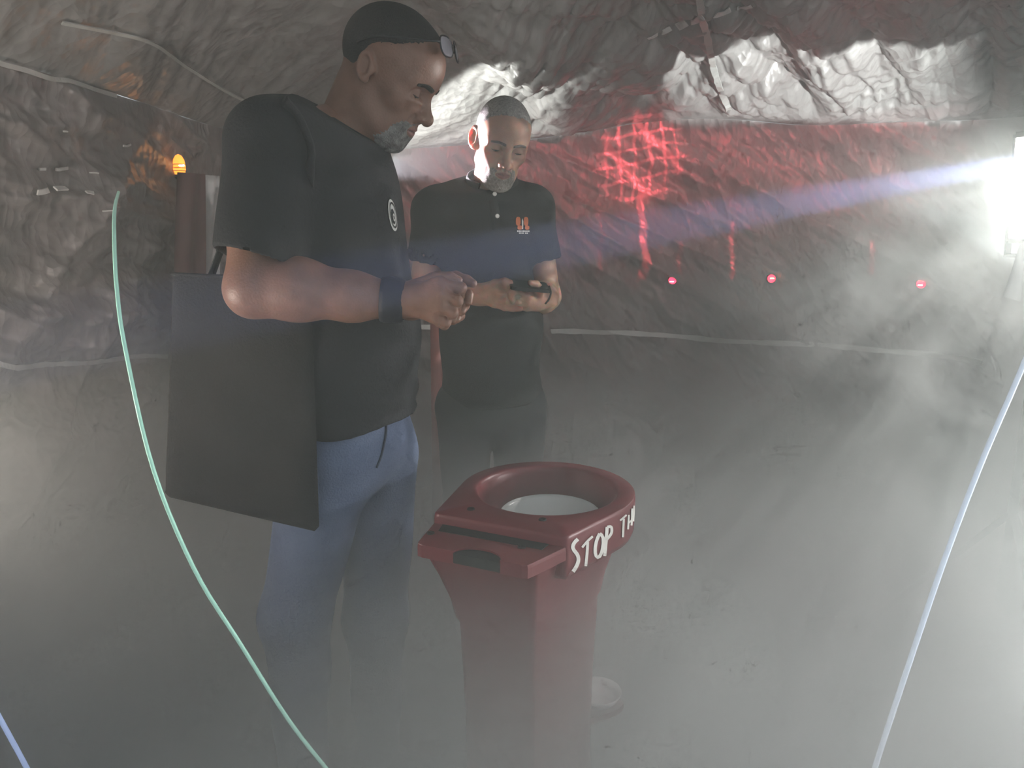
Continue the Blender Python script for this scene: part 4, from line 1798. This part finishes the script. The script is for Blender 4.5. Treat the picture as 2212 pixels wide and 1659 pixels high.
a, n = hit(BV_left, 381, 361, .0)
if a is None:
    a, n = hit(BV_back, 381, 361, .0)
n = unit(n * .4 + unit(CAM - a))
bl = empty('beacon_lamp', a)
tag(bl, 'amber dome beacon lamp glowing on the left tent wall', 'lamp')
vz = np.array([0, 0, 1.])
a = a + n * .03
Vb, Fb = lathe([(0, -.030), (.016, -.028), (.021, -.012), (.021, .004), (.018, .022), (.010, .036), (0, .041)], 24, a)
mesh_obj('dome', Vb, Fb, M['amber'], bl)
Vb, Fb = lathe([(0, -.046), (.012, -.046), (.018, -.040), (.018, -.029), (0, -.029)], 24, a)
mesh_obj('base', Vb, Fb, M['metal'], bl)
for z in (-.016, -.006, .006):
    Vr, Fr = tube_mesh([a + np.array([.0218 * math.cos(t_), .0218 * math.sin(t_), z]) for t_ in np.linspace(0, 2 * math.pi, 25)], .0011, 5, cap=False)
    mesh_obj('guard_ring', Vr, Fr, M['metal'], bl)
Vr, Fr = tube_mesh([a + n * .022 + np.array([-.010, 0, .0]), a + n * .023, a + n * .022 + np.array([.010, 0, .001])], .0035, 6)
mesh_obj('filament', Vr, Fr, M['amber_core'], bl)
Vr, Fr = tube_mesh([a + np.array([0, 0, -.036]), a - n * .02 + np.array([0, 0, -.038]), a - n * .06 + np.array([0, 0, -.03])], .006, 8)
mesh_obj('bracket', Vr, Fr, M['metal'], bl)
lp = bpy.data.lights.new('beacon_light', 'POINT')
lp.energy = .06
lp.color = (1, .42, .10)
lp.shadow_soft_size = .02
lo_ = bpy.data.objects.new('beacon_light', lp)
COL.objects.link(lo_)
lo_.location = a + n * .05

# reddish flap with pale edge beside the beacon
flap = empty('tent_door_flap', U(420, 640, 2.75))
tag(flap, 'reddish brown door flap with pale edge beside the amber beacon', 'door flap')


def sheet(name, quad_px, Y, material, parent, nu=14, nv=30, fold_amp=.006, thick=.004):
    A, B_, C_, D_ = [U(x, y, Y_) for (x, y), Y_ in zip(quad_px, Y)]
    nn = unit(np.cross(B_ - A, D_ - A))
    V2, F2 = [], []
    for s_ in (1, -1):
        for i in range(nu):
            for j in range(nv):
                u_, w_ = i / (nu - 1), j / (nv - 1)
                p = (A * (1 - u_) + B_ * u_) * (1 - w_) + (D_ * (1 - u_) + C_ * u_) * w_
                V2.append(p + nn * (fold_amp * math.sin(u_ * 9 + 1.5 * math.sin(w_ * 4)) + s_ * thick / 2))
    q_ = quads(nu, nv)
    F2 = q_.tolist() + (q_[:, ::-1] + nu * nv).tolist()
    return mesh_obj(name, V2, F2, material, parent)


sheet('flap_panel', [(384, 372), (444, 376), (436, 1000), (372, 1000)], (2.52, 2.66, 2.66, 2.50), M['redflap'], flap)
sheet('pale_edge', [(441, 378), (474, 380), (466, 1000), (428, 1000)], (2.67, 2.76, 2.76, 2.65), M['pale'], flap, nu=8)

# slim red post standing behind the second man
A = U(941, 560, 2.75)
Bq = np.array([A[0] - .012, A[1], .0])
post = empty('marker_post', Bq)
tag(post, 'slim red upright post standing behind the man in the polo shirt', 'post')
Vr, Fr = tube_mesh([Bq + np.array([0, 0, .02]), Bq * .5 + A * .5, A], [.024, .0235, .0225], 12)
mesh_obj('shaft', Vr, Fr, M['pink_post'], post)
Vb, Fb = lathe([(0, 0), (.09, 0), (.09, .012), (.03, .024), (.02, .04), (0, .04)], 24, Bq)
mesh_obj('base', Vb, Fb, M['pink_post'], post)

# flood lamp on a stand at the right edge
FLP = U(2260, 405, 2.05)
fld = empty('flood_lamp', (FLP[0], FLP[1], 0))
tag(fld, 'bright white flood lamp on a stand at the right edge', 'lamp')
fd = unit(np.array([-.80, -.42, -.10]))
fs = unit(np.cross(fd, [0, 0, 1]))
fu = np.cross(fs, fd)


def obox(c, a1, a2, a3, s1, s2, s3):
    V2 = [c + a1 * s1 * i + a2 * s2 * j + a3 * s3 * k for i in (-.5, .5) for j in (-.5, .5) for k in (-.5, .5)]
    return V2, [(0, 1, 3, 2), (4, 6, 7, 5), (0, 4, 5, 1), (2, 3, 7, 6), (0, 2, 6, 4), (1, 5, 7, 3)]


def bevel_obj(name, V2, F2, material, parent, w=.006):
    bm = bmesh.new()
    vv = [bm.verts.new([float(c) for c in v]) for v in V2]
    for f in F2:
        bm.faces.new([vv[k] for k in f])
    bmesh.ops.recalc_face_normals(bm, faces=bm.faces)
    bmesh.ops.bevel(bm, geom=list(bm.edges), offset=w, segments=2, affect='EDGES')
    return bm_obj(name, bm, material, parent)


V2, F2 = obox(FLP - fd * .05, fd, fs, fu, .09, .20, .30)
bevel_obj('housing', V2, F2, M['metal'], fld)
V2, F2 = obox(FLP + fd * .001, fd, fs, fu, .010, .17, .27)
bevel_obj('lens', V2, F2, M['flood'], fld, .002)
for s_ in (-1, 1):
    V2, F2 = obox(FLP - fd * .05 + fs * .115 * s_ - fu * .06, fd, fs, fu, .03, .006, .26)
    bevel_obj('yoke', V2, F2, M['metal'], fld, .002)
hub = FLP - fd * .05 - fu * .19
V2, F2 = obox(hub, fd, fs, fu, .03, .24, .008)
bevel_obj('yoke', V2, F2, M['metal'], fld, .002)
Vr, Fr = tube_mesh([hub, np.array([hub[0], hub[1], .7]), np.array([hub[0], hub[1], .25])], .014, 10)
mesh_obj('pole', Vr, Fr, M['metal'], fld)
for k in range(3):
    t_ = 2 * math.pi * k / 3 + .4
    Vr, Fr = tube_mesh([np.array([hub[0], hub[1], .55]), np.array([hub[0] + .40 * math.cos(t_), hub[1] + .40 * math.sin(t_), .012])], .010, 8)
    mesh_obj('leg', Vr, Fr, M['metal'], fld)

# white cloth pennant hanging from the lamp
pen = [U(2206, 520, 1.98), U(2214, 520, 1.98), U(2203, 652, 1.98), U(2168, 640, 1.98)]
V2, F2 = [], []
pn_ = unit(np.cross(pen[1] - pen[0], pen[3] - pen[0]))
for s_ in (.5, -.5):
    for i in range(7):
        for j in range(14):
            u_, w_ = i / 6, j / 13
            p = (pen[0] * (1 - u_) + pen[1] * u_) * (1 - w_) + (pen[3] * (1 - u_) + pen[2] * u_) * w_
            V2.append(p + pn_ * (s_ * .003 + .004 * w_ * math.sin(u_ * 6)))
q_ = quads(7, 14)
pno = mesh_obj('pennant', V2, q_.tolist() + (q_[:, ::-1] + 98).tolist(), M['pennant'])
tag(pno, 'white tapered cloth strip hanging below the flood lamp', 'cloth')

# lens flare arcs, added as faintly glowing tubes
def flare_tube(pts, r, m_, label, name='flare_arc'):
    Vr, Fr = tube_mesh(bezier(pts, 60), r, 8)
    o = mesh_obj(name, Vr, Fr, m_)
    tag(o, label, 'lens flare', 'lens flare arcs')
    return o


def fl_pt(px, py, z=.004):
    return TP(px, py, z)


flare_tube([U(256, 415, 1.62), U(248, 450, 1.35), U(247, 520, 1.22), U(252, 620, 1.15), U(270, 750, 1.10), U(330, 1010, 1.06), U(420, 1230, 1.04), U(520, 1392, 1.03),
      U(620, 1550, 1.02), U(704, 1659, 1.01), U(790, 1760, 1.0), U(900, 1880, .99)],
     .0030, M['green_flare'], 'pale green lens flare arc, added as a glowing tube, curving down in front of the tote bag')
flare_tube([U(2300, 560, 1.45), U(2212, 785, 1.35), U(2120, 1000, 1.3), U(2040, 1210, 1.27), U(1965, 1430, 1.24), U(1890, 1659, 1.22), U(1820, 1900, 1.2)],
     .0050, M['white_flare'], 'bluish white lens flare arc, added as a glowing tube, slanting down at the right edge')
flare_tube([U(-60, 1440, 1.1), U(0, 1552, 1.08), U(58, 1659, 1.06), U(130, 1800, 1.05)],
     .0040, M['blue_flare'], 'blue lens flare arc, added as a glowing tube, in the bottom left corner')

# ------------------------------------------------------------------ lamps' light
fo = spot('flood_light', FLP + fd * .03, FLP + fd * .8 + np.array([0, 0, -.32]), 30, (1.0, .99, .94), 165, .6, .01)


def shaft_gobo(nt, vec, x, y):
    """uneven lens: lets the beam break up into shafts"""
    n = nt.nodes.new('ShaderNodeTexNoise')
    n.inputs['Scale'].default_value = 24
    n.inputs['Detail'].default_value = 1
    nt.links.new(vec, n.inputs['Vector'])
    return nramp(nt, n.outputs['Fac'], .40, .66, .25, 2.4)


gobo(fo, shaft_gobo)




def tan_of(o, p):
    """direction of world point p in the lamp's own frame, as gobo coordinates"""
    bpy.context.view_layer.update()
    q = o.matrix_world.inverted() @ Vector([float(c) for c in p])
    return q.x / q.z, q.y / q.z


# work light low behind the first man: one head rakes the ceiling film, the other rims the second man
WLP = U(812, 372, 3.05)
wh = [hit(BV_ceil, x, y, 0)[0] for x, y in ((845, 300), (990, 165), (1130, 112), (1320, 215), (1090, 215))]
wl = spot('work_light', WLP, wh[4], 78, (.93, 1.0, .97), 120, .3, .012)
WT = [tan_of(wl, p) for p in wh] + [tan_of(wl, p) for p in (U(865, 321, 3.74), U(1290, 284, 3.83))]


def patch_gobo(nt, vec, x, y):
    """soft window thrown on the ceiling: inside three edges"""
    tot = None
    c = WT[4]
    for a, b, e in ((WT[0], WT[1], .10), (WT[1], WT[2], .05), (WT[2], WT[3], .06), (WT[5], WT[6], .03)):
        nx, ny = -(b[1] - a[1]), b[0] - a[0]
        L_ = math.hypot(nx, ny)
        nx, ny = nx / L_, ny / L_
        if (c[0] - a[0]) * nx + (c[1] - a[1]) * ny < 0:
            nx, ny = -nx, -ny
        d = nmath(nt, 'ADD', nmath(nt, 'ADD', nmath(nt, 'MULTIPLY', x, nx), nmath(nt, 'MULTIPLY', y, ny)), -(a[0] * nx + a[1] * ny))
        g = nramp(nt, d, -e, e, 0, 1)
        tot = g if tot is None else nmath(nt, 'MULTIPLY', tot, g)
    return tot


gobo(wl, patch_gobo)
RMP = U(770, 380, 2.55)
spot('rim_light', RMP, H2 + np.array([-.04, .0, -.02]), 240, (1.0, .90, 1.0), 24, .5, .012)

# projector by the flood lamp throwing a white rectangle on the ceiling
PJ = np.array([1.75, 1.75, 1.05])
pj_c = hit(BV_ceil, 1720, 180, 0)[0]
pj = spot('projector_light', PJ, pj_c, 620, (.90, 1.0, .99), 90, .1, .004)


def edge_pts(bvh, a, b, n=9):
    """a photo line on a surface, as the best straight line in the lamp's frame"""
    pts = []
    for t_ in np.linspace(0, 1, n):
        p = hit(bvh, a[0] + (b[0] - a[0]) * t_, a[1] + (b[1] - a[1]) * t_, 0)[0]
        if p is not None:
            pts.append(tan_of(pj, p))
    pts = np.array(pts)
    c = pts.mean(0)
    d = np.linalg.svd(pts - c)[2][0]
    return tuple(c - d * .1), tuple(c + d * .1)


PE = [(*edge_pts(BV_ceil, (1425, 125), (1428, 240)), .012), (*edge_pts(BV_ceil, (1440, 120), (1900, 92)), .014),
      (tan_of(pj, U(1430, 268, 3.79)), tan_of(pj, U(2050, 268, 3.40)), .012), (*edge_pts(BV_ceil, (2020, 100), (2020, 240)), .12)]
PCT = tan_of(pj, pj_c)


def rect_gobo(nt, vec, x, y):
    nz = nt.nodes.new('ShaderNodeTexNoise')
    nz.inputs['Scale'].default_value = 16
    nz.inputs['Detail'].default_value = 3
    nt.links.new(vec, nz.inputs['Vector'])
    wob = nmath(nt, 'MULTIPLY', nmath(nt, 'SUBTRACT', nz.outputs['Fac'], .5), .04)
    tot = None
    for a, b, e in PE:
        nx, ny = -(b[1] - a[1]), b[0] - a[0]
        L_ = math.hypot(nx, ny)
        nx, ny = nx / L_, ny / L_
        if (PCT[0] - a[0]) * nx + (PCT[1] - a[1]) * ny < 0:
            nx, ny = -nx, -ny
        d = nmath(nt, 'ADD', nmath(nt, 'ADD', nmath(nt, 'MULTIPLY', x, nx), nmath(nt, 'MULTIPLY', y, ny)), -(a[0] * nx + a[1] * ny))
        g = nramp(nt, nmath(nt, 'ADD', d, wob), -e, e, 0, 1)
        tot = g if tot is None else nmath(nt, 'MULTIPLY', tot, g)
    return tot


gobo(pj, rect_gobo)

# blue beam from beside the flood lamp across both men
bb0, bb1 = U(700, 622, 1.15), U(2190, 352, 1.72)
spot('blue_beam', bb0 + (bb1 - bb0) * 1.45, bb0, 4200, (.40, .47, 1.0), 3.0, .4, .006)

# red laser washing the back wall with a line figure
RL = np.array([.95, 1.55, 1.98])
rd = spot('red_laser', RL, hit(BV_back, 1440, 440, 0)[0], 120, (1.0, .10, .13), 75, .6, .004)
GW = [tan_of(rd, hit(BV_back, x, y, 0)[0]) for x, y in ((1385, 338), (1484, 338), (1385, 400), (1387, 600), (1582, 480), (1582, 600), (1883, 520), (1883, 592), (1295, 460), (1295, 590), (1470, 520), (1470, 590))]
FT = tan_of(rd, U(1400, 275, 3.8))


def line_gobo(nt, vec, x, y):
    cx_, cy_ = GW[0]
    r0 = abs(GW[1][0] - cx_)
    nz = nt.nodes.new('ShaderNodeTexNoise')
    nz.inputs['Scale'].default_value = 7
    nt.links.new(vec, nz.inputs['Vector'])
    wob = nmath(nt, 'MULTIPLY', nmath(nt, 'SUBTRACT', nz.outputs['Fac'], .5), .05)
    dx = nmath(nt, 'SUBTRACT', x, cx_)
    dy = nmath(nt, 'SUBTRACT', y, cy_)
    rr = nmath(nt, 'SQRT', nmath(nt, 'ADD', nmath(nt, 'MULTIPLY', dx, dx), nmath(nt, 'MULTIPLY', dy, dy)))
    disc = nramp(nt, rr, r0 * 1.15, r0 * .7, 0, 1)
    tot = nmath(nt, 'MULTIPLY', disc, .8)
    for ca, sa, k in ((1, .12, 36), (-.1, 1, 32), (.75, .66, 14)):
        u_ = nmath(nt, 'ADD', nmath(nt, 'ADD', nmath(nt, 'MULTIPLY', dx, ca), nmath(nt, 'MULTIPLY', dy, sa)), wob)
        fr_ = nmath(nt, 'ABSOLUTE', nmath(nt, 'SUBTRACT', nmath(nt, 'FRACT', nmath(nt, 'MULTIPLY', u_, k)), .5))
        ln = nramp(nt, fr_, .14, .05, 0, 1)
        tot = nmath(nt, 'ADD', tot, nmath(nt, 'MULTIPLY', nmath(nt, 'MULTIPLY', ln, disc), 4.5))
    for (a, b, w, amp) in ((2, 3, .010, 5.0), (4, 5, .006, 3.0), (6, 7, .007, 2.4), (8, 9, .005, 1.2), (10, 11, .005, 1.2)):  # upright streaks drawn into the beam for the red lamps' reflections
        x0, y0 = GW[a]
        x1, y1 = GW[b]
        xm = (x0 + x1) / 2
        ty = nmath(nt, 'DIVIDE', nmath(nt, 'SUBTRACT', y, y0), y1 - y0)
        xc = nmath(nt, 'ADD', nmath(nt, 'MULTIPLY', ty, x1 - x0), x0)
        ln = nramp(nt, nmath(nt, 'ABSOLUTE', nmath(nt, 'SUBTRACT', x, xc)), w, w * .4, 0, 1)
        on = nmath(nt, 'MULTIPLY', nramp(nt, ty, -.05, .05, 0, 1), nramp(nt, ty, 1.05, .95, 0, 1))
        tot = nmath(nt, 'ADD', tot, nmath(nt, 'MULTIPLY', nmath(nt, 'MULTIPLY', ln, on), amp))
    vo = nt.nodes.new('ShaderNodeTexVoronoi')
    vo.feature = 'DISTANCE_TO_EDGE'
    vo.inputs['Scale'].default_value = 9
    nt.links.new(vec, vo.inputs['Vector'])
    net = nramp(nt, vo.outputs['Distance'], .05, .01, 0, 1)
    yf = FT[1]
    sgy = 1 if cy_ > yf else -1
    band = nmath(nt, 'MULTIPLY', nramp(nt, y, yf - sgy * .01, yf + sgy * .03, 0, 1), nramp(nt, nmath(nt, 'ABSOLUTE', nmath(nt, 'SUBTRACT', y, cy_)), .30, .03, 0, 1))
    tot = nmath(nt, 'ADD', tot, nmath(nt, 'MULTIPLY', band, nmath(nt, 'ADD', nmath(nt, 'MULTIPLY', net, .35), .9)))
    return tot


gobo(rd, line_gobo)

# ------------------------------------------------------------------ haze


def haze_box(name, lo, hi, build, label, aniso=.35, color=(.865, .945, .925)):
    m = bpy.data.materials.new(name)
    m.use_nodes = True
    nt = m.node_tree
    for n in list(nt.nodes):
        if n.type == 'BSDF_PRINCIPLED':
            nt.nodes.remove(n)
    out = next(n for n in nt.nodes if n.type == 'OUTPUT_MATERIAL')
    vsn = nt.nodes.new('ShaderNodeVolumeScatter')
    vsn.inputs['Color'].default_value = (*color, 1)
    vsn.inputs['Anisotropy'].default_value = aniso
    nt.links.new(vsn.outputs[0], out.inputs['Volume'])
    tc = nt.nodes.new('ShaderNodeTexCoord')
    sep = nt.nodes.new('ShaderNodeSeparateXYZ')
    nt.links.new(tc.outputs['Object'], sep.inputs[0])
    d = build(nt, tc.outputs['Object'], sep.outputs)
    if isinstance(d, (int, float)):
        vsn.inputs['Density'].default_value = d
        m.cycles.homogeneous_volume = True
    else:
        nt.links.new(d, vsn.inputs['Density'])
    x0, y0, z0 = lo
    x1, y1, z1 = hi
    V2 = [(x, y, z) for x in (x0, x1) for y in (y0, y1) for z in (z0, z1)]
    o = mesh_obj(name, V2, [(0, 1, 3, 2), (4, 6, 7, 5), (0, 4, 5, 1), (2, 3, 7, 6), (0, 2, 6, 4), (1, 5, 7, 3)], m, smooth=False)
    tag(o, label, 'smoke', None, 'stuff')
    return o


def ground_smoke(nt, vec, s):
    n = nt.nodes.new('ShaderNodeTexNoise')
    n.inputs['Scale'].default_value = 2.2
    n.inputs['Detail'].default_value = 1
    nt.links.new(vec, n.inputs['Vector'])
    z = nmath(nt, 'SUBTRACT', s['Z'], nmath(nt, 'MULTIPLY', nmath(nt, 'SUBTRACT', n.outputs['Fac'], .5), .35))
    low = nramp(nt, nmath(nt, 'ADD', z, nramp(nt, s['X'], -1.1, -.45, -.28, 0)), .94, .30, 0, 1)
    low = nmath(nt, 'MULTIPLY', low, 3.1)
    return nmath(nt, 'ADD', low, nramp(nt, s['Z'], 1.85, 1.40, .05, .095))


def plume(nt, vec, s):
    n = nt.nodes.new('ShaderNodeTexNoise')
    n.inputs['Scale'].default_value = 3.6
    n.inputs['Detail'].default_value = 3
    n.inputs['Roughness'].default_value = .62
    n.inputs['Distortion'].default_value = .8
    nt.links.new(vec, n.inputs['Vector'])
    edge = nramp(nt, s['X'], .50, 1.25, 0, 1)
    up = nramp(nt, s['Z'], 1.75, .9, 0, 1)
    dn = nramp(nt, n.outputs['Fac'], .42, .66, 0, 1)
    return nmath(nt, 'MULTIPLY', nmath(nt, 'MULTIPLY', nmath(nt, 'MULTIPLY', edge, up), dn), 2.3)


if FOG:
    haze_box('smoke_haze', (-1.5, -.4, .02), (2.4, 4.0, 2.25), ground_smoke, 'grey smoke filling the tent, thickest over the floor')
    haze_box('smoke_plume', (.5, 1.2, .3), (2.1, 2.7, 1.8), plume, 'billowing white smoke cloud around the flood lamp')
